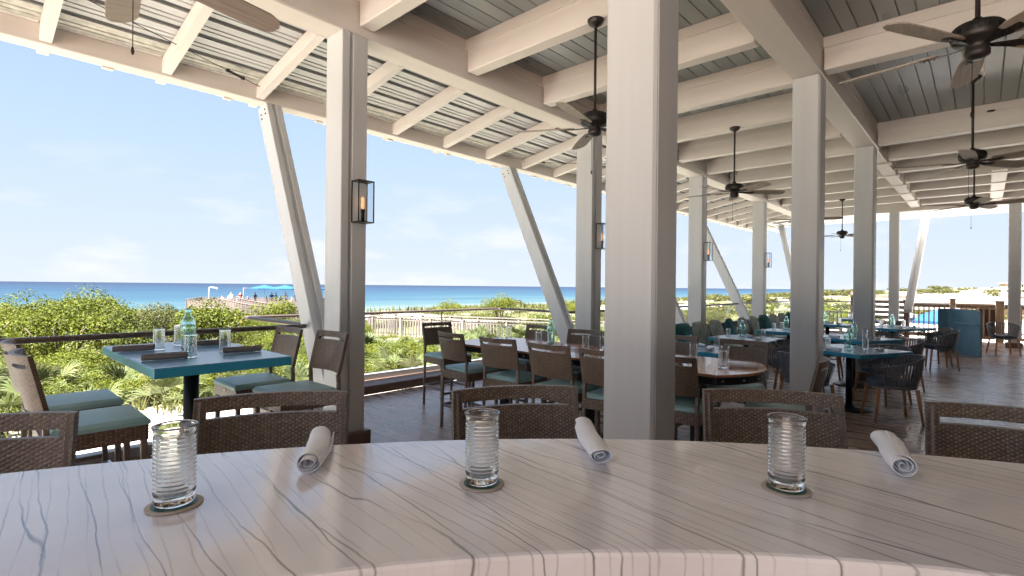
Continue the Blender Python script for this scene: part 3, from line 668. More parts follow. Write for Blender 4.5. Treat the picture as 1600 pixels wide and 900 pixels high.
    for s in (-1, 1):
        m = MB(); m.bar((-.215, s*(hw-.02), fr+.05), (.20, s*(hw-.02), fr+.05), .022, .028, ch=.003); obj('stretcher', m, M['wframe'], t)
    m = MB(); m.bar((.203, -hw+.02, fr), (.203, hw-.02, fr), .03, .03, ch=.003); o = obj('footrest', m, M['wframe'], t)
    p = MB(); p.b2(.185, .224, -hw+.05, hw-.05, fr+.016, fr+.020); obj('foot_plate', p, M['steel'], o)
    m = MB(); m.bar((-.215, -hw+.02, fr+.05), (-.215, hw-.02, fr+.05), .022, .028, ch=.003); obj('stretcher', m, M['wframe'], t)
    m = MB(); m.b2(.2165, .219, -.018, .018, sh-.035, sh-.02); obj('name_plate', m, M['steel'], t)
    return Proto(t)
bar_stool = make_stool(.775, 'tall wicker stool'); counter_stool = make_stool(.64, 'wicker stool')
def stool(proto, bx, by, face, label, group):   # (bx,by): centre of the top of the backrest
    a = radians(face); off = .327
    return proto.put((bx+cos(a)*off, by+sin(a)*off, 0), a, label, group)
G1 = 'tall brown wicker stools along the marble counter'
stool(bar_stool, .045, 1.99, 249, 'brown wicker stool at the marble counter, cut by the left edge of the photo', G1)
stool(bar_stool, .735, 1.745, 241, 'brown wicker stool at the marble counter behind the first rolled napkin', G1)
stool(bar_stool, 1.385, 1.265, 235, 'brown wicker stool at the marble counter behind the middle ribbed glass', G1)
stool(bar_stool, 1.985, .575, 212, 'brown wicker stool at the marble counter behind the right-hand ribbed glass', G1)
stool(bar_stool, 2.245, -.075, 190, 'brown wicker stool at the marble counter at the right edge of the photo', G1)
G2 = 'tall wicker stools at the blue table by the left railing'
stool(bar_stool, .19, 3.60, 0, 'tall wicker stool left of the blue bar table, the nearer of two', G2)
stool(bar_stool, .19, 4.27, 0, 'tall wicker stool left of the blue bar table, the one nearer the railing', G2)
stool(bar_stool, 1.93, 4.20, 180, 'tall wicker stool right of the blue bar table, before the handrail end', G2)
stool(bar_stool, 2.01, 3.64, 180, 'tall wicker stool right of the blue bar table, before the lantern column', G2)
G3 = 'wicker stools around the long wooden table'
stool(counter_stool, 3.50, 4.16, -6, 'wicker stool on the near side of the long wooden table, farthest left', G3)
stool(counter_stool, 3.46, 3.42, 3, 'wicker stool on the near side of the long wooden table, second from its left end', G3)
stool(counter_stool, 3.42, 2.77, 0, 'wicker stool on the near side of the long wooden table, third from its left end', G3)
stool(counter_stool, 3.42, 2.20, 4, 'wicker stool at the long wooden table, half hidden by the thick middle post', G3)
stool(counter_stool, 3.50, 1.72, 4, 'wicker stool with the teal seat just right of the thick middle post', G3)
stool(counter_stool, 5.10, 4.14, 178, 'wicker stool on the sea side of the long wooden table, behind the aqua bottle', G3)
stool(counter_stool, 4.98, 3.38, 182, 'wicker stool across the long wooden table, in front of the second lantern column', G3)
stool(counter_stool, 5.14, 2.34, 180, 'wicker stool across the long wooden table, just right of the thick middle post', G3)
stool(counter_stool, 5.17, 1.68, 178, 'wicker stool on the sea side of the long wooden table, nearest its right end', G3)
stool(counter_stool, 4.39, 5.45, 263, 'wicker stool at the left end of the long wooden table, in front of the boardwalk', G3)
stool(counter_stool, 4.20, .80, 100, 'wicker stool seen from the side at the right end of the long wooden table', G3)

# ------------------------------------------------------------------ tables
def round_base(t, x, y, h, r=.25, pr=.04):
    m = MB(); m.lathe([(pr, .02), (pr, h)], 20, (x, y, 0)); obj('pole', m, M['black'], t)
    m = MB(); m.lathe([(r, .001), (r, .010), (r*.9, .018), (pr*1.6, .028), (pr*1.4, .05)], 32, (x, y, 0)); obj('base_plate', m, M['black'], t)
def blue_table(x, y, sx, sy, h, rzv, label, group, th=.042):
    t = thing('blue_table', label, 'table', (x, y, 0), rzv, group)
    m = MB(); m.b2(-sx/2, sx/2, -sy/2, sy/2, h-.004, h, .0015); obj('tabletop', m, M['blue'], t)
    m = MB(); m.b2(-sx/2-.002, sx/2+.002, -sy/2-.002, sy/2+.002, h-th, h-.0042, .003); obj('table_edge', m, M['blueedge'], t)
    m = MB(); m.box((0, 0, h-th-.012), (.4, .4, .02)); obj('bracket', m, M['black'], t)
    round_base(t, 0, 0, h-th-.02, .27 if h < 1 else .30, .04 if h < 1 else .045)
    return t
GB = 'blue tables on the dining deck'
T0 = blue_table(1.07, 3.86, .72, 1.36, 1.10, 0, 'tall blue bar table by the left railing with aqua bottle and four grey napkins', GB, .055)
TZ = .775
def from_corner(nx_, ny_, ang, s, s2=None): 
    s2 = s2 or s; c, s_ = cos(ang), sin(ang); return (nx_+c*s/2-s_*s2/2, ny_+s_*s/2+c*s2/2)
a1 = radians(-25); c1 = from_corner(7.28, 1.07, a1, 1.0, .95)
T1 = blue_table(c1[0], c1[1], 1.0, .95, TZ, a1, 'blue square table on a black pedestal, nearest one right of the inner posts', GB, .05)
c2 = from_corner(9.25, 1.33, a1, .95)
T2 = blue_table(c2[0], c2[1], .95, .95, TZ, a1, 'blue square table just behind the nearest one, mostly hidden by its bottle and chairs', GB, .05)
c3 = from_corner(12.6, 1.25, a1, 1.25, .95)
T3 = blue_table(c3[0], c3[1], 1.25, .95, TZ, a1, 'blue table in front of the wooden gate with one aqua bottle in its middle', GB, .05)
U = []
for (x, y, lab) in ((6.55, 2.75, 'small blue table beside the patterned bench, right behind the long wooden table'), (8.45, 2.75, 'blue table with a bright corner in the middle of the bench row'),
                    (10.5, 2.65, 'blue table with aqua bottle third along the patterned bench'), (13.4, 2.6, 'blue table at the far end of the patterned bench'), (16.2, 2.4, 'blue table farthest along the deck beside the end railing')):
    U.append(blue_table(x, y, .75, .9, TZ, radians(-4), lab, GB, .05))

# long communal wooden table with rounded ends
ct2 = thing('communal_table', 'long varnished wooden table with bowed ends and a black bolted edge, ringed by wicker stools', 'table', (4.22, 2.85, 0))
def boat(hx, hy, e):
    P = []
    for i in range(13): t = -1+2*i/12; P.append((hx*t, -hy-e*(1-t*t)))
    for i in range(13): t = -1+2*i/12; P.append((hx*(-t), hy+e*(1-t*t)))
    return P
m = MB(); m.prism(boat(.465, 1.42, .19), .90, .918); obj('tabletop', m, M['tablewood'], ct2)
m = MB(); P0 = boat(.475, 1.43, .19); m.prism(P0, .845, .8995); o = obj('metal_edge', m, M['black'], ct2)
for i in range(0, 26):
    a = Vector((*P0[i], .873)); b = Vector((*P0[(i+1) % 26], .873)); nseg_ = max(1, round((b-a).length/.28)); d = (b-a).normalized(); n_ = Vector((d.y, -d.x, 0))
    if i % 2 and nseg_ == 1: continue
    for k in range(nseg_):
        p = a.lerp(b, (k+.5)/nseg_); mm = MB(); mm.tube([p-n_*.001, p+n_*.006], [.008, .006], 8); obj('bolt', mm, M['steel'], o)
for yy in (-1.1, 0, 1.1): 
    m = MB(); m.box((0, yy, .42), (.10, .10, .84), ch=.006); obj('pedestal', m, M['black'], ct2)
    m = MB(); m.box((0, yy, .015), (.62, .10, .028), ch=.006); m.box((0, yy, .012), (.10, .5, .024), ch=.006); obj('foot', m, M['black'], ct2)

# ------------------------------------------------------------------ tableware
def tumbler():
    t = MB(); R = .0345; prof = [(.001, 0), (.012, 0), (.024, 0), (.029, .0006), (.0322, .003), (.0338, .007), (.0345, .012), (.0345, .017)]
    z = .021
    while z < .1305:
        prof.append((R+.0011*(.5-.5*cos(2*pi*(z-.021)/.0078)), z)); z += .0078/7
    prof += [(R, .133), (R+.0002, .137), (R+.0012, .141), (R+.0026, .144), (R+.0034, .1458), (R+.0036, .1470), (R+.0030, .1480), (R+.0018, .1482), (R+.0004, .1474), (R-.0010, .145), (R-.0021, .141)]
    z = .137
    while z > .030:
        prof.append((R-.0025+.0003*(.5-.5*cos(2*pi*(z-.021)/.0078)), z)); z -= .0078/4
    prof += [(R-.0027, .027), (R-.0034, .023), (R-.0056, .0195), (R-.009, .0176), (.018, .0166), (.009, .0164), (.001, .0164)]
    t.lathe(prof, 64, cap=False)
    return t.mesh('tumbler', M['glass'])
TUM = tumbler()
def tumbler_small():
    t = MB(); R = .0335
    prof = [(.001, 0), (.015, 0), (.028, 0), (.0315, .0012), (.033, .004), (.0334, .008)]
    z = .012
    while z < .135: prof.append((R+.00025*sin(z*800), z)); z += .002
    prof += [(R+.0006, .141), (R+.0012, .1445), (R+.0004, .146), (R-.0008, .1455), (R-.0018, .143)]
    z = .139
    while z > .018: prof.append((R-.0023, z)); z -= .005
    prof += [(R-.0026, .0165), (R-.004, .0148), (R-.007, .0136), (.015, .013), (.001, .013)]
    t.lathe(prof, 28, cap=False); return t.mesh('tumbler', M['glass'])
TUMS = tumbler_small()
def put_glass(x, y, z, label, group=None, small=True):
    return tag(obj('tumbler', TUMS if small else TUM, None, None, (x, y, z+.0006), (0, 0, random.random()*6)), label, 'glass', group)
def bottle_mesh():
    t = MB(); n = 36
    prof = [(.001, 0), (.034, 0), (.037, .006), (.036, .03), (.033, .055), (.034, .075), (.039, .105), (.043, .135), (.044, .16), (.041, .185), (.033, .21), (.024, .228), (.019, .245), (.018, .262), (.021, .268), (.0215, .278), (.018, .281), (.0155, .278), (.0155, .245), (.021, .226), (.030, .205), (.0385, .18), (.0405, .155), (.0395, .13), (.0355, .10), (.031, .075), (.030, .05), (.032, .02), (.02, .010), (.001, .009)]
    pp = []
    for (a, b) in zip(prof[:-1], prof[1:]):
        k = 3 if abs(b[1]-a[1]) > .012 else 1
        for i in range(k): pp.append((a[0]+(b[0]-a[0])*i/k, a[1]+(b[1]-a[1])*i/k))
    pp.append(prof[-1]); vs = []; fs = []; half = len(pp)//2
    for j, (r, z) in enumerate(pp):
        for i in range(n):
            a = 2*pi*i/n; e = 0
            if .02 < z < .215 and j < half: e = .0016*(abs(sin(a*6+z*95))+abs(sin(a*6-z*95)))-.001
            vs.append(((r+e)*cos(a), (r+e)*sin(a), z))
    for j in range(len(pp)-1):
        for i in range(n): k = (i+1) % n; fs.append((j*n+i, j*n+k, (j+1)*n+k, (j+1)*n+i))
    t.add(vs, fs, True); return t.mesh('water_bottle', M['aqua'])
BOT = bottle_mesh()
def put_bottle(x, y, z, label): return tag(obj('water_bottle', BOT, None, None, (x, y, z+.0006), (0, 0, random.random()*6)), label, 'bottle', 'aqua glass bottles on the tables')
def napkin_meshes(L_, W_, Hh, body, stripe, seed, plain=False):
    random.seed(seed); ph = [random.random()*6.28 for _ in range(8)]; T = 3.35*2*pi; q = Hh/W_
    def rad(th, a):
        t_ = th/T; r_ = W_/2*(.12+.88*t_**.85)
        r_ *= 1+.035*sin(2*th+6*a+ph[0])+.022*sin(3*th-15*a+ph[1])*t_+.014*sin(a*37+2*sin(th+ph[2]))*t_
        cr = ((a*1.1+th/(2*pi)*.21+ph[3]/6.28) % .5)-.25; r_ *= 1-(.02 if plain else .07)*exp(-(cr/.022)**2)*t_
        return r_*((1.0+.06*sin(pi*a)) if plain else (1.06-.14*a+.05*sin(pi*a)))
    def pt(a, th, ex=0.0):
        r_ = rad(th, a)+ex; x = (a-.5)*L_*(1-.10*(1-th/T)) + (.3 if plain else 1)*(.014*sin(th*.5+ph[4])+.008*sin(th+ph[5]))*(2*abs(a-.5))**3*(1 if a > .5 else -1)
        an = th+ph[6]+.5*a; y = r_*cos(an)*(1+.10*(1-q)); z = r_*sin(an)*q
        z = Hh*.49+z
        if z < .0015+ex: z = .0015+ex*.2+.0006*sin(an*3)
        y += .004*sin(a*5+ph[7])
        return Vector((x, y, z))
    m = MB(); m.grid(lambda a, b: pt(a, .35+(T-.35)*b), 70, 190, True); me = m.mesh('napkin', body)
    s = MB()
    for a0, wd in ((.40, .014), (.60, .010)):
        s.grid(lambda a, b: pt(a0+wd*a+.07*b, T-2*pi+.05+(2*pi-.06)*b, .0007), 2, 90, True)
    return me, s.mesh('stripe', stripe)
NW = [napkin_meshes(.245, .058, .046, M['napw'], M['band'], k) for k in (1, 5, 9)]
NG = napkin_meshes(.225, .048, .040, M['napg'], M['band'], 8, True)
NT = napkin_meshes(.215, .048, .036, M['napw'], M['band'], 13, True)
def put_napkin(ms, x, y, z, ang, label, group=None):
    o = tag(obj('rolled_napkin', ms[0], None, None, (x, y, z+.0004), (0, 0, radians(ang))), label, 'napkin', group); so_ = o.modifiers.new('hem', 'SOLIDIFY'); so_.thickness = .0016; so_.offset = 0; obj('stripe', ms[1], None, o); return o
CT = 1.13
def coaster(x, y, label):
    m = MB(); m.lathe([(.046, 0), (.0475, .0008), (.0475, .0026), (.046, .0034)], 48); o = obj('coaster', m, M['cork'], None, (x, y, CT+.0003)); tag(o, label, 'coaster', 'round coasters on the marble counter')
    p = MB(); p.lathe([(.0385, .0034), (.0385, .0037)], 48, smooth=False); obj('coaster_print', p, M['green'], o)
for (x, y, w1) in ((.285, 1.122, 'left'), (.760, .780, 'middle'), (1.183, .302, 'right')):
    where = {'left': 'leftmost of the three', 'middle': 'middle one of the three', 'right': 'rightmost of the three'}[w1]
    coaster(x, y, 'beige round coaster with dark green centre on the marble, %s' % where)
    put_glass(x, y, CT+.0042, 'large clear ribbed tumbler on a coaster on the marble counter, %s' % where, 'ribbed tumblers on the marble counter', False)
def ang2(p, q): return math.degrees(atan2(q[1]-p[1], q[0]-p[0]))
put_napkin(NW[0], .603, 1.197, CT, ang2((.688, 1.319), (.518, 1.074)), 'rolled white napkin on the marble counter in front of the second stool', 'rolled white napkins on the marble counter')
put_napkin(NW[1], 1.121, .748, CT, ang2((1.235, .853), (1.008, .642)), 'rolled white napkin on the marble counter just left of the thick middle post', 'rolled white napkins on the marble counter')
put_napkin(NW[2], 1.57, .163, CT, ang2((1.736, .213), (1.403, .114)), 'rolled white napkin on the marble counter at the right, beside the last tumbler', 'rolled white napkins on the marble counter')

# blue bar table by the railing
h0 = 1.10
for (x, y, l) in ((.93, 4.05, 'tumbler on the tall blue table behind the two left napkins'), (.97, 3.52, 'tumbler on the tall blue table nearest the counter, in front of the bottle'),
                  (1.22, 3.70, 'tumbler on the tall blue table to the right of the bottle'), (1.10, 4.25, 'tumbler on the tall blue table at its railing end')):
    put_glass(x, y, h0, l)
put_bottle(1.045, 3.85, h0, 'aqua diamond-patterned water bottle on the tall blue table by the left railing')
for (x, y, a, l) in ((.80, 4.08, -8, 'grey rolled napkin on the tall blue table near its left railing corner'), (.84, 3.52, -5, 'grey rolled napkin on the tall blue table near its front left corner'),
                     (1.28, 3.56, -3, 'grey rolled napkin on the tall blue table at its right front corner'), (1.26, 4.1, -3, 'grey rolled napkin on the tall blue table behind the right tumbler')):
    put_napkin(NG, x, y, h0, a+0, l)
# communal table
h1 = .918
for (x, y, l) in ((4.47, 4.30, 'left one of the two tumblers at the left end of the long wooden table'), (4.52, 4.20, 'right one of the two tumblers at the left end of the long wooden table'),
                  (4.30, 3.55, 'tumbler just left of the aqua bottle on the long wooden table'), (4.33, 3.40, 'tumbler partly behind the aqua bottle on the long wooden table'), (4.33, 2.96, 'tumbler left of the thick middle post on the long wooden table'),
                  (4.40, 2.80, 'tumbler touching the thick middle post in view on the long wooden table'), (4.42, 1.88, 'tumbler just right of the thick middle post on the long wooden table'), (4.13, 1.52, 'front tumbler at the right end of the long wooden table'), (4.45, 1.62, 'rear tumbler at the right end of the long wooden table')):
    put_glass(x, y, h1, l)
put_bottle(4.36, 3.43, h1, 'aqua water bottle on the long wooden table in front of the second leaning post')
for (x, y, a, l) in ((4.02, 3.95, 80, 'white rolled napkin near the left end of the long wooden table'), (4.02, 3.05, 85, 'white rolled napkin on the long wooden table, just left of the thick post'),
                     (4.05, 1.86, 10, 'white rolled napkin right of the thick middle post'), (4.30, 1.42, -60, 'striped white napkin roll at the right end of the long wooden table'), (4.42, 2.1, 20, 'white rolled napkin behind the first tumbler right of the thick post')):
    put_napkin(NT, x, y, h1, a, l)
def on(t, dx, dy):
    a = t.rotation_euler.z; return (t.location.x+cos(a)*dx-sin(a)*dy, t.location.y+sin(a)*dx+cos(a)*dy)
def dress(t, where, gl, bo, na):
    for (dx, dy, w_) in gl: put_glass(*on(t, dx, dy), TZ, 'clear tumbler %s %s' % (w_, where))
    for (dx, dy) in bo: put_bottle(*on(t, dx, dy), TZ, 'aqua water bottle %s' % where)
    for (dx, dy, a, w_) in na: put_napkin(NT, *on(t, dx, dy), TZ, a, 'rolled napkin %s %s' % (w_, where))
dress(T1, 'on the nearest square blue table', [(-.25, .12, 'at the left side'), (.16, -.1, 'at the right side')], [(-.06, -.02)], [(-.33, -.02, 60, 'at the left side'), (.2, -.26, -10, 'at the front right side'), (-.12, .3, 30, 'at the back')])
dress(T2, 'on the second square blue table', [(-.02, -.2, 'beside the bottle'), (.3, 0, 'at the right side')], [(-.15, -.12)], [(.1, -.33, 0, 'at the front'), (-.3, .1, 50, 'at the left')])
dress(T3, 'on the blue table before the gate', [(-.35, 0, 'at the left side'), (.12, .05, 'in the middle'), (.3, -.05, 'at the right side')], [(0, 0)], [(-.2, -.28, 0, 'at the front left'), (.3, -.25, 0, 'at the front right')])
for i, t in enumerate(U):
    w_ = ['nearest the long wooden table', 'second along', 'third along', 'fourth along', 'farthest along'][i]
    dress(t, 'on the bench-row table %s' % w_, [(-.2, .2, 'at the back left'), (.15, -.2, 'at the front'), (.2, .2, 'at the back right')], [(-.02, .05)] if i else [], [(-.15, -.25, 5, 'at the front left'), (.2, .02, 50, 'at the right')])

# ------------------------------------------------------------------ bucket chairs
def make_bucket():
    t = thing('bucket_chair', 'x', 'chair'); R = .29; A = 128
    def rim(a, k):      # k = 0 bottom, 1 top; a in degrees measured from the back (-x)
        c = cos(radians(a)); fall = max(0, -cos(radians(a)+0)) if False else (1-c)/2
        r = .235+.065*k; z = .42+(.355-.17*fall**1.1)*k
        return Vector((-r*cos(radians(a))*1.0+.02, r*1.02*sin(radians(a)), z))
    m = MB(); m.tube([rim(a, 1) for a in range(-A, A+1, 8)], .011, 8); obj('top_rim', m, M['rope'], t)
    m = MB(); m.tube([rim(a, 0) for a in range(-A, A+1, 8)], .011, 8); obj('bottom_rim', m, M['rope'], t)
    m = MB(); n = 36
    for i in range(n):
        a = -A+3+(2*A-6)*i/(n-1); da = 1.75
        for off in (.004, -.004):
            pts = []
            for k in (0, .33, .66, 1):
                for s in (-1, 1):
                    p = rim(a+s*da, k); c = Vector((0, 0, p.z)); d = (p-c).normalized(); pts.append(p+d*(off+.012*sin(pi*k)))
            m.add(pts, [(0, 1, 3, 2), (2, 3, 5, 4), (4, 5, 7, 6)], True)
    tag(obj('strap_weave', m, M['rope'], t), kind='stuff')
    m = MB()
    def c(a, b): r = .235*b; e = 1-b; return Vector((.04+r*cos(2*pi*a)*1.02, r*sin(2*pi*a), .475+.012*sin(min(1, e*5)*pi/2)))
    m.grid(c, 32, 8); m.lathe([(.22, .415), (.238, .43), (.238, .468), (.234, .4755)], 32, (.04, 0, 0), cap=False); obj('cushion', m, M['greycush'], t)
    m = MB(); m.lathe([(.24, .395), (.245, .40), (.245, .414), (.0, .4145)], 32, (.03, 0, 0)); obj('seat', m, M['rope'], t)
    for (sx, sy) in ((1, 1), (1, -1), (-1, 1), (-1, -1)):
        m = MB(); m.tube([(.03+sx*.235, sy*.235, 0), (.03+sx*.19, sy*.19, .40)], [.014, .023], 8); obj('leg', m, M['teak'], t)
    return Proto(t)
bucket = make_bucket()
GC = 'charcoal strap bucket chairs at the blue tables'
for (x, y, f, l) in ((7.62, .78, 115, 'charcoal bucket chair before the nearest square blue table, its back to the camera'),
                     (7.10, 1.62, -30, 'charcoal bucket chair half hidden behind the inner post and the side-on stool'),
                     (8.75, 1.02, 150, 'charcoal bucket chair at the far right side of the nearest square blue table'),
                     (8.42, 2.02, 245, 'charcoal bucket chair between the two square blue tables, right of the inner post'),
                     (11.0, 1.28, 170, 'large-looking charcoal bucket chair at the right of the second square blue table'),
                     (10.1, .95, 120, 'charcoal bucket chair in front of the second square blue table'),
                     (13.2, .62, 115, 'charcoal bucket chair pushed up to the table before the gate'),
                     (13.75, .75, 120, 'second charcoal bucket chair at the table before the gate, just beyond its neighbour'),
                     (8.35, 2.12, 85, 'charcoal bucket chair at the bench row, in front of the second bench table'),
                     (10.45, 2.02, 95, 'charcoal bucket chair at the bench row, in front of the third bench table'),
                     (9.35, 2.2, 100, 'charcoal bucket chair between the second and third bench tables'),
                     (13.4, 1.98, 90, 'charcoal bucket chair in front of the far bench table'), (16.2, 1.8, 90, 'charcoal bucket chair at the farthest table'), (17.4, -.35, 200, 'dark bucket chair at the right edge beside the end post')):
    bucket.put((x, y, 0), radians(f), l, GC)

# bench along the sea side with patterned cushions
bt = thing('bench', 'long upholstered bench with teal and pale patterned back cushions beside the small blue tables', 'bench', (0, 0, 0))
m = MB(); m.b2(5.9, 16.8, 3.35, 3.85, .12, .42, .01); obj('bench_base', m, M['brown'], bt)
m = MB(); m.b2(5.9, 16.8, 3.33, 3.82, .423, .50, .02); obj('seat', m, M['teal'], bt)
m = MB(); m.b2(5.9, 16.8, 3.86, 3.94, .12, .86, .01); obj('backrest', m, M['brown'], bt)
random.seed(4)
for k in range(15):
    x = 6.15+.72*k
    m = MB(); w_, h_ = .25, .22
    def pil(a, b, s=1): 
        u = 2*a-1; v = 2*b-1; th = .075*(1-u**4)*(1-v**4); return Vector((w_*u*(1-.06*v*v), s*th, h_*v*(1-.06*u*u)))
    m.grid(lambda a, b: pil(a, b, -1), 12, 12); m.grid(lambda a, b: pil(a, b, 1), 12, 12, True, True)
    o = obj('throw_pillow', m, M['pattern_a' if k % 3 == 0 else 'pattern_b'], None, (x, 3.70, .74), (radians(-14), 0, random.uniform(-.15, .15)))
    od = 'first second third fourth fifth sixth seventh eighth ninth tenth eleventh twelfth thirteenth fourteenth fifteenth'.split()[k]
    tag(o, ('dark teal' if k % 3 == 0 else 'pale patterned')+' pillow against the bench back, %s from the end near the wooden table' % od, 'pillow', 'throw pillows along the bench')

# ------------------------------------------------------------------ ceiling fans
def make_fan(drop):
    t = thing('ceiling_fan', 'x', 'ceiling fan')   # origin at mounting point
    m = MB(); m.lathe([(.075, 0), (.078, -.012), (.06, -.045), (.03, -.06), (.018, -.075)], 28, cap=True); obj('canopy', m, M['dark'], t)
    m = MB(); m.tube([(0, 0, -.06), (0, 0, -drop+.17)], .013, 12); obj('downrod', m, M['dark'], t)
    z = -drop
    m = MB(); m.lathe([(.022, z+.20), (.03, z+.175), (.05, z+.165), (.11, z+.155), (.125, z+.14), (.128, z+.075), (.115, z+.055), (.06, z+.045), (.055, z+.01), (.062, z), (.06, z-.03), (.035, z-.045), (.001, z-.048)], 32); o = obj('motor_housing', m, M['dark'], t)
    for k in range(16):
        a = 2*pi*k/16; q = MB(); q.box((.127*cos(a), .127*sin(a), z+.11), (.008, .022, .028), Matrix.Rotation(a, 3, 'Z')); obj('vent', q, M['black'], o)
    for k in range(5):
        a = 2*pi*k/5; R = Matrix.Rotation(a, 4, 'Z')@Matrix.Rotation(radians(-14), 4, 'X')
        b = MB(); P = [(.19, -.055), (.24, -.07), (.5, -.08), (.66, -.078), (.72, -.055), (.75, -.01), (.74, .045), (.70, .07), (.5, .075), (.24, .065), (.19, .05)]
        b.prism(P, -.004, .004); b.v = [tuple((R@Vector(v))+Vector((0, 0, z+.035))) for v in b.v]; bo = obj('blade', b, M['blade'], t)
        b = MB(); b.bar((.055, 0, -.004), (.20, .02, -.010), .022, .008); b.bar((.055, 0, -.004), (.20, -.02, -.010), .022, .008); b.box((.235, 0, -.009), (.09, .05, .006))
        for (px_, py_) in ((.21, -.015), (.235, .015), (.26, 0)): b.lathe([(.006, -.017), (.006, -.011)], 8, (px_, py_, 0))
        b.v = [tuple((R@Vector(v))+Vector((0, 0, z+.035))) for v in b.v]; obj('blade_iron', b, M['dark'], bo)
    m = MB(); m.tube([(.03, .02, z-.04), (.03, .02, z-.36)], .0022, 5); m.lathe([(.004, z-.39), (.008, z-.375), (.004, z-.355)], 10, (.03, .02, 0)); obj('pull_chain', m, M['dark'], t)
    return t
f0 = make_fan(1.03); fan = Proto(f0); GF = 'bronze ceiling fans with five wooden blades'
fan.put((.53, 2.90, 4.03), radians(10), 'ceiling fan at the top left corner, only blade tips and pull chain in view', GF)
fan.put((4.0, 2.66, ZJ), radians(48), 'ceiling fan hanging just left of the thick middle post', GF)
fan.put((8.09, 2.83, ZJ), radians(20), 'ceiling fan hanging right of the thick middle post over the bench tables', GF)
fan.put((12.2, 2.86, ZJ), radians(65), 'ceiling fan half hidden by the second inner post', GF)
fan.put((16.4, 2.86, ZJ), radians(30), 'far ceiling fan above the end of the bench row', GF)
fan.put((4.18, .04, 4.03), radians(7), 'large close ceiling fan at the top right corner', GF)
fan.put((8.05, .11, 4.05), radians(33), 'ceiling fan at the right, below the close one', GF)
fan.put((12.1, .14, 4.06), radians(50), 'ceiling fan at the right in front of the end beam, lowest in the photo', GF)
m = MB(); m.tube([(4.18, .04, 4.09), (4.18, .04, 4.39)], .013); m.lathe([(.05, 4.34), (.075, 4.389)], 20, (4.18, .04, 0)); 
for (x, y) in ((.53, 2.90), (4.18, .04), (8.05, .11), (12.1, .14)):
    m = MB(); m.lathe([(.085, 4.02), (.085, 4.389)], 20, (x, y, 0)); m.b2(x-.11, x+.11, y-.11, y+.11, 4.055 if x > 1 else 4.04, 4.388); mb2 = MB(); mb2.b2(x-.1, x+.1, y-.1, y+.1, 4.062 if x > 1 else 4.032, 4.388, .01); obj('fan_block', mb2, M['paint_y'], pav)

# ------------------------------------------------------------------ wall lanterns
def make_lantern():
    t = thing('wall_lantern', 'x', 'lantern'); w_, d_, h_ = .17, .13, .40; b = .009   # back at y=0, sticks out to -y
    m = MB()
    for x in (-w_/2, w_/2-b):
        for y in (-d_, -b): m.b2(x, x+b, y, y+b, 0, h_)
    for z in (0, h_-b):
        m.b2(-w_/2+b, w_/2-b, -d_, -d_+b, z, z+b); m.b2(-w_/2+b, w_/2-b, -b, 0, z, z+b)
        m.b2(-w_/2, -w_/2+b, -d_+b, -b, z, z+b); m.b2(w_/2-b, w_/2, -d_+b, -b, z, z+b)
    obj('frame', m, M['black'], t)
    m = MB(); m.b2(-w_/2+b, w_/2-b, -.008, -.004, b, h_-b); obj('back_plate', m, M['white'], t)
    m = MB(); m.b2(-w_/2+b, w_/2-b, -d_+b, -b, h_-b+.003, h_-.003); obj('top_cap', m, M['black'], t); m = MB(); m.b2(-w_/2+b, w_/2-b, -d_+b, -b, .003, b-.003); obj('bottom_cap', m, M['black'], t)
    for (x0, x1, y0, y1) in ((-w_/2+b, w_/2-b, -d_+.004, -d_+.007), (-w_/2+.004, -w_/2+.007, -d_+b, -b), (w_/2-.007, w_/2-.004, -d_+b, -b)):
        m = MB(); m.b2(x0, x1, y0, y1, b, h_-b); obj('pane', m, M['lanternpane'], t)
    m = MB(); m.lathe([(.016, b), (.016, .09), (.02, .10), (.02, .13)], 14, (0, -.065, 0)); obj('socket', m, M['black'], t)
    m = MB(); m.lathe([(.010, .13), (.016, .15), (.017, .20), (.012, .245), (.001, .25)], 14, (0, -.065, 0)); obj('bulb', m, M['bulb'], t)
    return Proto(t)
lan = make_lantern()
for k, l in enumerate(('black box lantern on the near sea-side column, the largest', 'black box lantern on the second sea-side column, left of the thick middle post', 'black box lantern on the third sea-side column, right of the thick middle post', 'small-looking black box lantern on the fourth sea-side column')):
    x = XA[k+1]; lan.put((x+.19, YA0-.002, 2.14), 0, l, 'black box lanterns on the sea-side columns')

# ------------------------------------------------------------------ host stand and gate
hs = thing('host_stand', 'tall blue-grey host stand screen with rounded corners in front of the wooden gate', 'screen', (0, 0, 0))
P = [(17.15, 1.12), (17.45, 1.12), (17.62, 1.05), (17.66, .88), (17.60, .74)]
P = []
p0 = Vector((16.25, .02)); p1 = Vector((16.85, .50)); dd = (p1-p0).normalized(); nn = Vector((-dd.y, dd.x))
cen = p1+nn*.16
pathpts = [p0, p0.lerp(p1, .5), p1]
for k in range(1, 7):
    a = pi/2*k/6; pathpts.append(cen+dd*.16*sin(a)-nn*.16*cos(a))
pathpts.append(pathpts[-1]+nn*.16)
HT = 1.10; vs = []; fs = []; th = .05
tot = 0; ss = [0]
for a, b in zip(pathpts[:-1], pathpts[1:]): tot += (b-a).length; ss.append(tot)
nsl = 40; samp = []
for i in range(nsl+1):
    s_ = tot*i/nsl; j = max(k for k in range(len(ss)) if ss[k] <= s_+1e-9); j = min(j, len(ss)-2); samp.append((pathpts[j].lerp(pathpts[j+1], (s_-ss[j])/(ss[j+1]-ss[j])), s_))
mb = MB(); r = .17; nv = 10
def hh(s_): return HT-(r-sqrt(max(0, r*r-(r-s_)**2)) if s_ < r else 0)
def nrm(i):
    a = samp[max(0, i-1)][0]; b = samp[min(nsl, i+1)][0]; d = (b-a).normalized(); return Vector((-d.y, d.x))
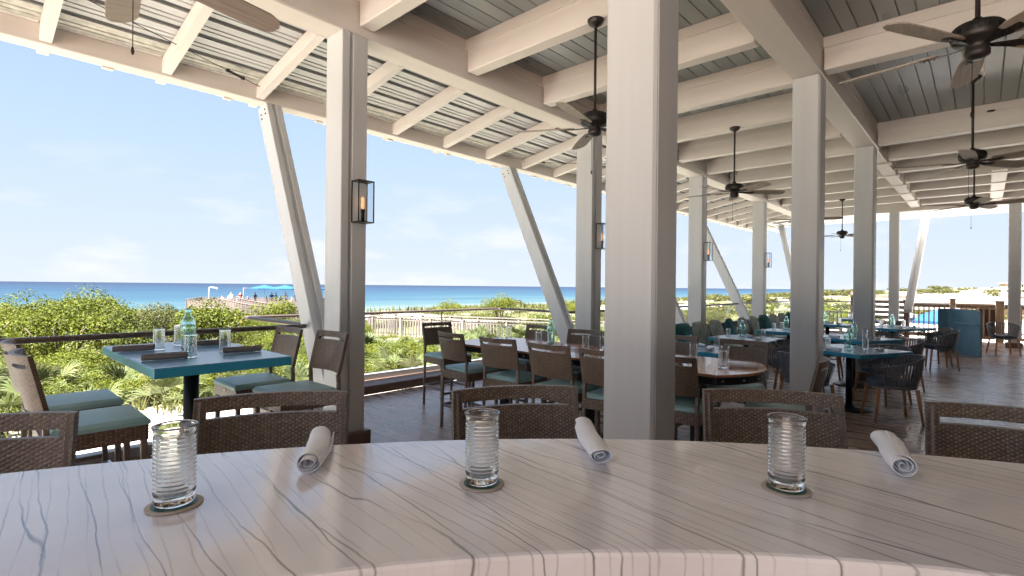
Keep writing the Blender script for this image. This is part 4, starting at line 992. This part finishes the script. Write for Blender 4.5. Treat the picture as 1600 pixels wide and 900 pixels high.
mb.grid(lambda a, b: Vector((*(samp[round(a*nsl)][0]), b*hh(samp[round(a*nsl)][1])+.001)), nsl, 1, False, True)
mb.grid(lambda a, b: Vector((*(samp[round(a*nsl)][0]+nrm(round(a*nsl))*th), b*hh(samp[round(a*nsl)][1])+.001)), nsl, 1, False, False)
mb.grid(lambda a, b: Vector((*(samp[round(a*nsl)][0]+nrm(round(a*nsl))*th*b), hh(samp[round(a*nsl)][1])+.001)), nsl, 1, True, True)
mb.grid(lambda a, b: Vector((*(samp[0][0]+nrm(0)*th*a), b*hh(0)+.001)), 1, nv, False, True)
obj('panel', mb, M['hostblue'], hs)
m = MB(); q = pathpts[0]+nn*.06; m.bar((q.x, q.y, .75), (p1.x+nn.x*.06, p1.y+nn.y*.06, .75), .08, .03); obj('shelf', m, M['hostblue'], hs)

gt = thing('wooden_gate_fence', 'tan lumber railing with square posts and a gate across the far end of the deck', 'fence', (21.35, 0, 0))
def gp(y, z1, mm='newwood', s=.13, capz=True):
    m = MB(); m.b2(-s/2, s/2, y-s/2, y+s/2, 0.001, z1, .008); o = obj('post', m, M[mm], gt)
    if capz: c = MB(); c.b2(-s/2-.02, s/2+.02, y-s/2-.02, y+s/2+.02, z1, z1+.035, .01); obj('post_cap', c, M[mm], o)
gp(1.88, 1.20, 'darkpost', .14); gp(.72, 1.27); gp(-.36, 1.22, 'newwood', .19); gp(-1.6, 1.2); gp(-3.0, 1.2); gp(-5.0, 1.2)
for (a, b) in ((1.81, .79), (.65, -.26), (-.46, -1.53), (-1.67, -2.93), (-3.07, -4.93)):
    for z in (1.06, .12):
        m = MB(); m.b2(-.02, .02, b, a, z-.05, z+.05, .006); obj('rail', m, M['newwood'], gt)
    m = MB(); m.b2(-.07, .07, b, a, 1.113, 1.15, .006); obj('top_cap', m, M['newwood'], gt)
    n = max(2, round((a-b)/.125))
    for i in range(1, n):
        yy = b+(a-b)*i/n; m = MB(); m.b2(-.058, -.022, yy-.02, yy+.02, .08, 1.10, .004); obj('baluster', m, M['newwood'], gt)
m = MB(); m.b2(.05, .09, -.26, .18, .10, 1.0, .006); o = obj('gate_panel', m, M['darkpost'], gt); m = MB(); m.b2(-.075, -.06, -.20, -.17, .5, .66); obj('latch', m, M['black'], o)

# things beyond the far rail
def umbrella(x, y, z0, h, r, mm, label, group, blue=False):
    t = thing('patio_umbrella', label, 'umbrella', (x, y, z0), 0, group)
    m = MB(); m.tube([(0, 0, 0), (0, 0, h)], .025, 8); obj('pole', m, M['white'], t)
    m = MB(); n = 8
    vs = [(0, 0, h)]+[(r*cos(2*pi*i/n), r*sin(2*pi*i/n), h-.42) for i in range(n)]+[(r*cos(2*pi*i/n), r*sin(2*pi*i/n), h-.54) for i in range(n)]
    m.add(vs, [(0, 1+i, 1+(i+1) % n) for i in range(n)]+[(1+i, 1+n+i, 1+n+(i+1) % n, 1+(i+1) % n) for i in range(n)])
    m.add([(0, 0, h-.03)]+[(r*.99*cos(2*pi*i/n), r*.99*sin(2*pi*i/n), h-.44) for i in range(n)], [(0, 1+(i+1) % n, 1+i) for i in range(n)])
    obj('canopy', m, M[mm], t)
    return t
umbrella(25.2, 3.0, tz(25.2, 3)-.3, 1.75, 1.1, 'umbwhite', 'white patio umbrella below the deck, seen between the second and third inner posts', 'white umbrellas beyond the deck')
umbrella(29.5, 2.15, tz(29, 2)-.3, 2.0, 1.4, 'umbwhite', 'white patio umbrella behind the wooden gate fence, left of its middle post', 'white umbrellas beyond the deck')
umbrella(33, -1.7, tz(33, -1)-.3, 2.1, 1.4, 'umbwhite', 'white patio umbrella behind the gate, right of the host stand', 'white umbrellas beyond the deck')
umbrella(25.5, 1.35, tz(26, 1)-.5, 1.75, .9, 'umbblue', 'blue patio umbrella glimpsed through the balusters left of the host stand', 'blue umbrella beyond the gate')
t = thing('louvre_screen', 'pale horizontal-board screen standing below the white umbrella beyond the far railing', 'screen', (23.3, 2.85, tz(23, 3)), radians(90))
for k in range(9):
    m = MB(); m.b2(-.9, .9, -.02, .02, .15+.19*k, .27+.19*k, .005); obj('board', m, M['palewood'], t)
for x in (-.85, .85): m = MB(); m.b2(x-.05, x+.05, .025, .10, -.2, 1.9); obj('post', m, M['palewood'], t)
def lounge(x, y, l):
    t = thing('slatted_chair', l, 'chair', (x, y, 0.0), radians(95), 'white slatted chairs by the far railing'); 
    m = MB(); m.b2(-.3, .3, -.28, .28, .36, .42, .01); obj('seat', m, M['white'], t)
    m = MB(); m.b2(-.3, .3, -.30, -.26, .84, .90, .01); m.b2(-.3, .3, -.30, -.26, .46, .52, .01)
    for i in range(6): m.b2(-.27+.1*i, -.23+.1*i, -.29, -.27, .52, .84)
    obj('backrest', m, M['white'], t)
    for sx in (-.27, .27):
        for sy in (-.25, .25): m = MB(); m.b2(sx-.025, sx+.025, sy-.025, sy+.025, 0.001, .36); obj('leg', m, M['white'], t)
lounge(17.9, 3.4, 'white slatted chair by the far railing, left one of the pair'); lounge(17.9, 2.65, 'white slatted chair by the far railing, right one of the pair')

# buildings on the dunes far right
def building(x, y, z, lx, ly, h, label):
    t = thing('beach_building', label, 'building', (x, y, z)); m = MB(); m.b2(-lx/2, lx/2, -ly/2, ly/2, -3, h, .02); w_ = obj('wall', m, M['tan'], t)
    m = MB(); m.b2(-lx/2-.8, lx/2+.8, -ly/2-.8, ly/2+.8, h, h+.45, .05); obj('roof', m, M['tanroof'], t)
    n = int(ly/3)
    for i in range(n):
        m = MB(); yy = -ly/2+1.5+3*i; m.b2(-lx/2-.03, -lx/2+.02, yy-.6, yy+.6, h-2.0, h-.5); f = obj('window', m, M['white'], t)
        m = MB(); m.b2(-lx/2-.045, -lx/2-.032, yy-.5, yy+.5, h-1.9, h-.6); obj('pane', m, M['black'], f)
building(58, .5, -1.6, 9, 15, 1.9, 'low tan building with a long pale flat roof beyond the gate'); building(75, -8, -1.4, 10, 12, 2.4, 'second low tan building farther right behind the first')
building(430, -14, 1.0, 20, 14, 5, 'tiny pale building far away on the scrub ridge')

# ------------------------------------------------------------------ boardwalk
def boardwalk(pts, zs, wd, label, mm, solid=None):
    t = thing('boardwalk', label, 'boardwalk', (0, 0, 0))
    for i in range(len(pts)-1):
        a = Vector((*pts[i], zs[i])); b = Vector((*pts[i+1], zs[i+1])); d = b-a; u = Vector((d.x, d.y, 0)).normalized(); n_ = Vector((-u.y, u.x, 0))
        m = MB(); m.bar(a+Vector((0, 0, -.06)), b+Vector((0, 0, -.06)), wd+.1, .12); obj('walkway', m, M[mm], t)
        npost = max(1, round(d.length/1.9))
        for side in (-1, 1):
            o_ = n_*side*wd/2
            for k in range(npost+1 if i == len(pts)-2 else npost):
                p = a.lerp(b, k/npost)+o_; m = MB(); m.b2(p.x-.065, p.x+.065, p.y-.065, p.y+.065, p.z-1.2, p.z+1.08, .01); obj('post', m, M[mm], t)
            for z, hgt, wid in ((1.10, .04, .15), (.98, .09, .04), (.14, .09, .04)):
                m = MB(); m.bar(a+o_+Vector((0, 0, z)), b+o_+Vector((0, 0, z)), wid, hgt); obj('rail', m, M[mm], t)
            m = MB(); nb = round(d.length/.16)
            for k in range(nb):
                p = a.lerp(b, (k+.5)/nb)+o_; s_ = .022; z0 = p.z+.1; z1 = p.z+1.02
                m.add([(p.x+x*s_+n_.x*.0, p.y+y*s_, z) for z in (z0, z1) for (x, y) in ((-1, -1), (1, -1), (1, 1), (-1, 1))], [(0, 1, 5, 4), (1, 2, 6, 5), (2, 3, 7, 6), (3, 0, 4, 7)])
            tag(obj('baluster_row', m, M[mm], t), kind='stuff')
    return t
boardwalk([(14.6, 24.5), (16.9, 18.2), (19.6, 12.4), (25, 4.5)], [-1.1, -1.12, -1.15, -1.3], 1.9, 'weathered wooden boardwalk with baluster railings crossing the dunes behind the long table', 'oldwood')
boardwalk([(22.2, 66), (18.2, 48), (15.6, 33), (14.75, 25.9)], [-1.35, -1.3, -1.2, -1.1], 1.9, 'pinkish fenced boardwalk leading from the crowded sea platform toward the deck', 'pinkwood')
# platform with people and umbrellas
CA = lambda dep, lat: (Fw.x*dep+Rt.x*lat, Fw.y*dep+Rt.y*lat)
PZ_ = -1.35
t = thing('beach_platform', 'wooden platform over the beach crowded with people under blue umbrellas', 'platform', (0, 0, 0))
pp = [CA(60, -38), (CA(60, -23)), CA(71, -26), CA(71, -43)]
m = MB(); m.prism(pp, PZ_-.3, PZ_); obj('platform_deck', m, M['pinkwood'], t)
for a, b in zip(pp, pp[1:]+pp[:1]):
    A_, B_ = Vector((*a, PZ_)), Vector((*b, PZ_)); n = round((B_-A_).length/1.8)
    for k in range(n):
        p = A_.lerp(B_, k/n); m = MB(); m.b2(p.x-.06, p.x+.06, p.y-.06, p.y+.06, p.z-5, p.z+1.0); obj('post', m, M['pinkwood'], t)
    m = MB(); m.bar(A_+Vector((0, 0, 1.0)), B_+Vector((0, 0, 1.0)), .12, .05); m.bar(A_+Vector((0, 0, .5)), B_+Vector((0, 0, .5)), .04, .75); obj('rail', m, M['pinkwood'], t)
for (lat, dep, h_, r_, l) in ((-30.6, 63.5, 2.75, 1.9, 'blue beach umbrella over the platform, leftmost of the three'), (-27.6, 62.5, 2.75, 1.9, 'blue beach umbrella over the platform, the middle one'), (-25.4, 65, 2.75, 1.8, 'blue beach umbrella over the platform, partly behind the leaning post')):
    x, y = CA(dep, lat); umbrella(x, y, PZ_, h_, r_, 'umbblue', l, 'blue umbrellas on the platform')
x, y = CA(61.5, -36.3); t = thing('shower_post', 'thin white shower post bent over like an inverted L above the platform', 'post', (x, y, PZ_))
m = MB(); m.tube([(0, 0, 0), (0, 0, 2.3), (.1*Rt.x, .1*Rt.y, 2.4), (.95*Rt.x, .95*Rt.y, 2.35), (1.0*Rt.x, 1.0*Rt.y, 2.1)], .05, 8); obj('pipe', m, M['white'], t)
x, y = CA(61, -31.9); t = thing('flag_post', 'thin dark post with a short crossbar beside the leftmost blue umbrella', 'post', (x, y, PZ_))
m = MB(); m.tube([(0, 0, 0), (0, 0, 2.4)], .05, 8); m.tube([(0, 0, 2.35), (.7*Rt.x, .7*Rt.y, 2.35)], .035, 6); obj('pole', m, M['oldwood'], t)

# people: skinned skeletons
SHIRTS = {'white shirt': (.75, .75, .76), 'black shirt': (.02, .02, .025), 'red shirt': (.45, .03, .03), 'blue shirt': (.05, .14, .42), 'pink shirt': (.65, .25, .28), 'teal shirt': (.03, .3, .33), 'navy shirt': (.02, .03, .09)}
SM = {k: mat(k, v, .85, var=.08, scale=20) for k, v in SHIRTS.items()}; SHORT = mat('dark shorts', (.05, .06, .09), .8)
def skinmesh(name, verts, edges, rad, m, parent=None, sub=1):
    me = bpy.data.meshes.new(name); me.from_pydata(verts, edges, []); me.materials.append(m)
    o = link(bpy.data.objects.new(name, me), parent)
    sk = o.modifiers.new('skin', 'SKIN'); sk.use_smooth_shade = True
    for i, r_ in enumerate(rad): me.skin_vertices[0].data[i].radius = (r_, r_*.8)
    me.skin_vertices[0].data[0].use_root = True
    ss_ = o.modifiers.new('sub', 'SUBSURF'); ss_.levels = sub; ss_.render_levels = sub
    return o
def person(x, y, z, rz_, pose, shirt, label):
    t = thing('person', label, 'person', (x, y, z), rz_, None)
    if pose == 'stand':
        J = {'pel': (0, 0, .93), 'sp': (0, 0, 1.12), 'ch': (0, 0, 1.33), 'nk': (0, 0, 1.47), 'hd': (.02, 0, 1.60), 'tp': (.015, 0, 1.70),
             'ls': (0, .18, 1.40), 'le': (.03, .25, 1.13), 'lw': (.16, .22, .92), 'lh': (.21, .21, .85), 'rs': (0, -.18, 1.40), 're': (.05, -.24, 1.14), 'rw': (.26, -.16, 1.10), 'rh': (.33, -.13, 1.12),
             'lk': (.03, .10, .50), 'la': (-.02, .11, .08), 'lt': (.13, .12, .03), 'rk': (.06, -.10, .50), 'ra': (.03, -.12, .08), 'rt': (.18, -.13, .03)}
    else:
        J = {'pel': (0, 0, .50), 'sp': (-.03, 0, .68), 'ch': (-.05, 0, .90), 'nk': (-.04, 0, 1.03), 'hd': (0, 0, 1.16), 'tp': (0, 0, 1.26),
             'ls': (-.04, .18, .96), 'le': (.08, .24, .74), 'lw': (.28, .18, .70), 'lh': (.35, .17, .70), 'rs': (-.04, -.18, .96), 're': (.08, -.24, .74), 'rw': (.28, -.14, .72), 'rh': (.35, -.12, .73),
             'lk': (.42, .11, .50), 'la': (.40, .12, .09), 'lt': (.54, .13, .04), 'rk': (.42, -.11, .50), 'ra': (.45, -.12, .09), 'rt': (.59, -.13, .04)}
    K = list(J); E_ = [('pel', 'sp'), ('sp', 'ch'), ('ch', 'nk'), ('nk', 'hd'), ('hd', 'tp'), ('ch', 'ls'), ('ls', 'le'), ('le', 'lw'), ('lw', 'lh'), ('ch', 'rs'), ('rs', 're'), ('re', 'rw'), ('rw', 'rh'),
          ('pel', 'lk'), ('lk', 'la'), ('la', 'lt'), ('pel', 'rk'), ('rk', 'ra'), ('ra', 'rt')]
    rd = dict(pel=.13, sp=.12, ch=.14, nk=.055, hd=.095, tp=.07, ls=.06, le=.042, lw=.03, lh=.035, rs=.06, re=.042, rw=.03, rh=.035, lk=.06, la=.04, lt=.035, rk=.06, ra=.04, rt=.035)
    skinmesh('body', [J[k] for k in K], [(K.index(a), K.index(b)) for a, b in E_], [rd[k] for k in K], M['skin'], t)
    mid = lambda a, b, f: tuple(J[a][i]+(J[b][i]-J[a][i])*f for i in range(3))
    V = [J['sp'], J['ch'], mid('ch', 'nk', .45), J['ls'], mid('ls', 'le', .75), J['rs'], mid('rs', 're', .75), mid('pel', 'sp', .2)]
    skinmesh('shirt', V, [(0, 1), (1, 2), (1, 3), (3, 4), (1, 5), (5, 6), (0, 7)], [.14, .155, .08, .075, .06, .075, .06, .145], SM[shirt], t)
    V = [J['pel'], mid('pel', 'lk', .8), mid('pel', 'rk', .8), mid('pel', 'sp', .3)]
    skinmesh('shorts', V, [(0, 1), (0, 2), (0, 3)], [.15, .09, .09, .14], SHORT, t)
    V = [tuple(Vector(J['hd'])+Vector((-.02, 0, .04))), tuple(Vector(J['tp'])+Vector((-.01, 0, .02)))]
    skinmesh('hair', V, [(0, 1)], [.098, .07], M['hair'], t)
    return t
def simple_bench(x, y, z, rz_):
    t = thing('platform_stool', 'low wooden seat under a seated person on the sea platform', 'seat', (x, y, z), rz_, 'low seats on the sea platform'); m = MB(); m.b2(-.2, .2, -.2, .2, .36, .40); obj('seat', m, M['oldwood'], t)
    for sx in (-.16, .16):
        for sy in (-.16, .16): m = MB(); m.b2(sx-.02, sx+.02, sy-.02, sy+.02, 0, .36); obj('leg', m, M['oldwood'], t)
random.seed(11)
PE = [(-35.0, 'sit', 'white shirt', 'person in white sitting left of the group on the platform'), (-34.3, 'sit', 'pink shirt', 'person in pink sitting at the left of the platform'), (-33.9, 'stand', 'white shirt', 'person in white with dark hair standing at the left of the platform'),
      (-33.2, 'sit', 'black shirt', 'person in black sitting just right of the shower post'), (-32.8, 'stand', 'red shirt', 'person in red standing among the left group'), (-32.5, 'sit', 'blue shirt', 'person in blue sitting among the left group'), (-31.9, 'sit', 'navy shirt', 'person in navy sitting in the left group'),
      (-31.0, 'stand', 'black shirt', 'person in black standing left of the umbrellas'), (-29.6, 'sit', 'white shirt', 'person in white sitting under the leftmost blue umbrella'), (-29.0, 'stand', 'navy shirt', 'person in navy standing under the leftmost blue umbrella'), (-28.5, 'stand', 'blue shirt', 'person in blue standing between two umbrellas'),
      (-27.9, 'sit', 'black shirt', 'person in black sitting under the middle blue umbrella'), (-27.3, 'stand', 'white shirt', 'person in white standing under the middle blue umbrella'), (-26.6, 'sit', 'teal shirt', 'person in teal sitting under the middle blue umbrella'), (-26.1, 'stand', 'red shirt', 'person in red standing near the leaning post'),
      (-25.6, 'stand', 'navy shirt', 'person in navy standing beside the leaning post'), (-25.0, 'stand', 'teal shirt', 'person in teal standing behind the leaning post')]
for (lat, pose, sh_, l) in PE:
    dep = random.uniform(61.3, 63.5); x, y = CA(dep, lat*dep/62); rr_ = random.uniform(0, 6.28)
    person(x, y, PZ_+.12, rr_, pose, sh_, l)
    if pose == 'sit': simple_bench(x, y, PZ_, rr_)

# ------------------------------------------------------------------ vegetation
def shrub_mesh(seed, nleaf, R, H, ls, m, flat=1.0):
    random.seed(seed); mb = MB(); blobs = []
    for i in range(11):
        a = random.uniform(0, 2*pi); d = R*.62*sqrt(random.random()); r_ = R*random.uniform(.26, .48)
        blobs.append((d*cos(a), d*sin(a), H*random.uniform(.30, .80)*(1-.4*d/R), r_))
    for i in range(nleaf):
        bx, by, bz, r_ = random.choice(blobs)
        th = random.uniform(0, 2*pi); ph = math.acos(random.uniform(-.55, 1)); rr_ = r_*random.uniform(.72, 1.12)
        n_ = Vector((sin(ph)*cos(th), sin(ph)*sin(th), cos(ph))); c = Vector((bx, by, bz))+Vector((n_.x*rr_, n_.y*rr_, n_.z*rr_*.8*flat))
        if c.z < 0: c.z = random.uniform(0, .1)
        n2 = (n_+Vector((random.gauss(0, .55), random.gauss(0, .55), random.gauss(0, .55)+.35))).normalized()
        t1 = n2.cross(Vector((random.gauss(0, 1), random.gauss(0, 1), random.gauss(0, 1)))).normalized(); t2 = n2.cross(t1)
        l = ls*random.uniform(.6, 1.3); w_ = l*.48
        mb.add([c-t1*l/2, c+t2*w_/2+n2*l*.08, c+t1*l/2, c-t2*w_/2+n2*l*.08], [(0, 1, 2, 3)])
    return mb.mesh('foliage', m)
def stem_mesh(seed, R, H):
    random.seed(seed); mb = MB()
    for i in range(7):
        a = 2*pi*i/7+random.random(); d = R*random.uniform(.3, .6); mb.tube([(0, 0, -.3), (d*.4*cos(a), d*.4*sin(a), H*.3), (d*cos(a), d*sin(a), H*.65)], [.035, .022, .008], 5)
    return mb.mesh('stem', M['bark'])
def palm_mesh(seed, R):
    random.seed(seed); mb = MB()
    for f in range(13):
        a = 2*pi*f/13+random.uniform(-.25, .25); el = random.uniform(.35, 1.35); L_ = R*random.uniform(.45, .75)
        d = Vector((cos(a)*cos(el), sin(a)*cos(el), sin(el))); base = Vector((0, 0, 0)); tip = d*L_
        side = d.cross(Vector((0, 0, 1))).normalized(); upv = side.cross(d).normalized()
        mb.add([base-side*.006, base+side*.006, tip+side*.006, tip-side*.006], [(0, 1, 2, 3)])
        for k in range(17):
            t_ = -1.25+2.5*k/16; bd = (d*cos(t_)+side*sin(t_)+upv*random.uniform(-.08, .10)).normalized(); bl = R*random.uniform(.42, .58)*(1-.2*abs(t_))
            nn_ = bd.cross(upv).normalized(); p0 = tip; p1 = tip+bd*bl*.55; p2 = tip+bd*bl+Vector((0, 0, -bl*.22)); w_ = .013
            mb.add([p0-nn_*w_*.4, p0+nn_*w_*.4, p1+nn_*w_, p1-nn_*w_, p2], [(0, 1, 2, 3), (3, 2, 4)])
    return mb.mesh('fronds', M['palm'])
SH = [(shrub_mesh(100+i, 4600, 1.0, 1.15, .058, M['leaf']), stem_mesh(100+i, 1.0, 1.15)) for i in range(4)]
SD = [(shrub_mesh(200+i, 4600, 1.0, .95, .05, M['leafd']), stem_mesh(200+i, 1.0, .95)) for i in range(3)]
SL_ = [(shrub_mesh(300+i, 900, 1.0, 1.0, .16, M['leaf']), stem_mesh(300+i, 1.0, 1.0)) for i in range(2)]
PM = [palm_mesh(400+i, .75) for i in range(4)]
def plant(kind, x, y, s, label, group, sz=1.0, dz=0):
    dep = x*Fw.x+y*Fw.y; q_ = (x*Rt.x+y*Rt.y)/max(dep, .1)       # keep the boardwalk and platform clear above the bushes
    if group and dep < 30 and -.57 < q_ < .3:
        mt = (CZ-.064*dep) if q_ < -.29 else (CZ-.098*dep if dep < 24 else CZ-.07*dep)
        hmax = max(.25, mt-tz(x, y)+.08); s = min(s, max(.45, hmax*1.1)); sz = min(sz, hmax/(1.15*s))
    me, st = kind; o = tag(obj('shrub', me, None, None, (x, y, tz(x, y)-.08+dz), (0, 0, random.random()*6.28)), label, 'shrub', group); o.scale = (s, s, s*sz); obj('stem', st, None, o); return o
def inpoly(x, y, f): return f(x, y)
random.seed(21)
def scatter(n, fn, md, ok):
    pts = []; tries = 0
    while len(pts) < n and tries < n*60:
        tries += 1; x, y = fn()
        if not ok(x, y): continue
        if all((x-a)**2+(y-b)**2 > md*md for a, b in pts): pts.append((x, y))
    return pts
def bw_dist(x, y):
    P = [(22.2, 66), (18.2, 48), (15.6, 33), (14.6, 24.5), (16.9, 18.2), (19.6, 12.4), (25, 4.5)]; best = 99
    for a, b in zip(P[:-1], P[1:]):
        a = Vector(a); b = Vector(b); p = Vector((x, y)); t_ = max(0, min(1, (p-a).dot(b-a)/(b-a).length_squared)); best = min(best, (p-(a+(b-a)*t_)).length)
    return best
FARL = []
def joined(lst, label, name):
    mb = MB()
    for k, (x, y, s, szz) in enumerate(lst):
        me = SL_[k % 2][0]; a = random.random()*6.28; ca, sa = cos(a)*s, sin(a)*s; z0 = tz(x, y)-.1; o = len(mb.v)
        mb.v += [(x+v.co.x*ca-v.co.y*sa, y+v.co.x*sa+v.co.y*ca, z0+v.co.z*s*szz) for v in me.vertices]
        fs = [tuple(i+o for i in p.vertices) for p in me.polygons]; mb.f += fs; mb.sm += [False]*len(fs)
    return tag(obj(name, mb, M['leafd']), label, kind='stuff')
# left dune hill
for (x, y) in scatter(120, lambda: (random.uniform(-4, 13.5), random.uniform(13.2, 31)), 1.05, lambda x, y: bw_dist(x, y) > 2.2 and x < 3.5+y*.42):
    g = random.random(); edge = smooth(13.0, 7.0, x)
    s = random.uniform(.8, 1.25)
    if g < .68: plant(random.choice(SH), x, y, s, 'bushy yellow-green scrub oak on the dune left of the deck', 'yellow-green scrub bushes on the left dune', .85+.25*edge)
    else: plant(random.choice(SD), x, y, s, 'olive-grey twiggy bush on the dune left of the deck', 'olive bushes on the left dune', .8+.25*edge)
# low bushes nearer
for (x, y) in scatter(110, lambda: (random.uniform(-3, 13), random.uniform(9.3, 14)), .68, lambda x, y: bw_dist(x, y) > 1.9):
    plant(random.choice(SH), x, y, random.uniform(.5, .85), 'low bright green bush just beyond the sand strip by the deck', 'low green bushes near the deck', .75)
# band right of the columns up to the boardwalk
for (x, y) in scatter(60, lambda: (random.uniform(7, 21), random.uniform(7.2, 20)), 1.1, lambda x, y: bw_dist(x, y) > 2.0 and x*.5+y > 13 and not (y < 9 and x < 9)):
    plant(random.choice(SH+SD), x, y, random.uniform(.5, .9), 'green bush between the deck bay and the boardwalk', 'green bushes before the boardwalk', .7)
# palmettos
k = 0
for (x, y) in scatter(75, lambda: (random.uniform(-2, 20), random.uniform(8.4, 13)), .75, lambda x, y: bw_dist(x, y) > 1.7):
    o = tag(obj('palmetto', PM[k % 4], None, None, (x, y, tz(x, y)-.05), (0, 0, random.random()*6)), 'silver-green saw palmetto with fan leaves near the deck', 'palmetto', 'saw palmettos near the deck'); s = random.uniform(.75, 1.35); o.scale = (s, s, s*.9); k += 1
# beyond the boardwalk toward the beach
for (x, y) in scatter(120, lambda: (random.uniform(14, 110), random.uniform(22, 80)), 2.4, lambda x, y: bw_dist(x, y) > 2.6 and (x*.677-y*.736 > -12)):
    FARL.append((x, y, random.uniform(.6, 1.3), .55))
for (x, y, s, l) in ((22.5, 26.5, 1.2, 'rounded dark green sea grape bush above the boardwalk railing, left of the pair'), (25.5, 24.6, 1.5, 'larger sea grape bush above the boardwalk railing, right of the pair'), (11.3, 27, 1.5, 'tall twiggy reddish bush where the pink fence starts'), (31, 23, 1.3, 'sea grape bush showing between leaning post and column')):
    plant(SH[0], x, y, s, l, None, 1.15, .35)
# to the right, past the end of the deck
for (x, y) in scatter(110, lambda: (random.uniform(23, 75), random.uniform(-16, 24)), 1.7, lambda x, y: bw_dist(x, y) > 2.0 and not (22 < x < 36 and y < 3.6) and not (49 < x < 84 and -16 < y < 10)):
    s = random.uniform(.8, 1.6)
    if x > 42: FARL.append((x, y, s, .8))
    else: plant(random.choice(SL_+SD), x, y, s, 'green scrub bush on the dunes past the end of the deck', 'scrub bushes past the deck end', .8)
for (x, y) in scatter(110, lambda: (random.uniform(75, 330), random.uniform(-70, 110)), 5, lambda x, y: not (60 < x < 84 and -16 < y < 4)):
    s = random.uniform(2.2, 4.5); FARL.append((x, y, s, .5))
joined(FARL, 'far scrub clumps scattered over the white dunes', 'dune_scrub')
# far wooded ridge
mb = MB(); random.seed(5)
nxr = 160
def ridge(a, b):
    x = 330+a*1400; y = 70-a*60 + (b-.5)*260*(.4+a)
    z = 1.5+2.6*sin(pi*b)*(1+.5*sin(a*40))+1.3*sin(a*160+b*9)*sin(pi*b)+1.2*sin(b*33+a*21)*sin(pi*b); return Vector((x, y-120*(1-a), z-1.5))
mb.grid(ridge, 160, 30); tag(obj('far_woods', mb, M['far_green']), 'long low wooded ridge on the horizon at the right', kind='stuff')
# ground cover: grass blades and small leaves
random.seed(31); mb = MB()
for i in range(42000):
    if i < 26000: x = random.uniform(-5, 20); y = random.uniform(8.7, 15)
    else: x = random.uniform(-4, 60); y = random.uniform(14, 45)
    if bw_dist(x, y) < 1.1: continue
    if sin(x*1.3+2*sin(y*.9))*sin(y*1.1+x*.4) < -.55: continue
    z = tz(x, y); near = y < 15; h_ = random.uniform(.10, .30)*(1 if near else 1.6); w_ = .012 if near else .03; a = random.uniform(0, 2*pi); l = random.uniform(.2, .9)*h_
    dx, dy = cos(a), sin(a); mb.add([(x-dy*w_, y+dx*w_, z-.02), (x+dy*w_, y-dx*w_, z-.02), (x+dx*l, y+dy*l, z+h_)], [(0, 1, 2)])
tag(obj('ground_cover', mb, M['grassm']), 'low grass and ground cover between the bushes', kind='stuff')
# little sand litter and sea oats on the beach dune
random.seed(33); mb = MB()
for i in range(16000):
    y = random.uniform(45, 100); x = random.uniform(10, 260); z = tz(x, y)
    if sin(x*.11+2*sin(y*.13)) < -.2: continue
    h_ = random.uniform(.5, 1.0); a = random.uniform(0, 6.28); l = h_*.5; w_ = .09; dx, dy = cos(a), sin(a)
    mb.add([(x-dy*w_, y+dx*w_, z-.05), (x+dy*w_, y-dx*w_, z-.05), (x+dx*l, y+dy*l, z+h_)], [(0, 1, 2)])
tag(obj('beach_grass', mb, M['grassm']), 'sea oats and beach grass along the foredune', kind='stuff')
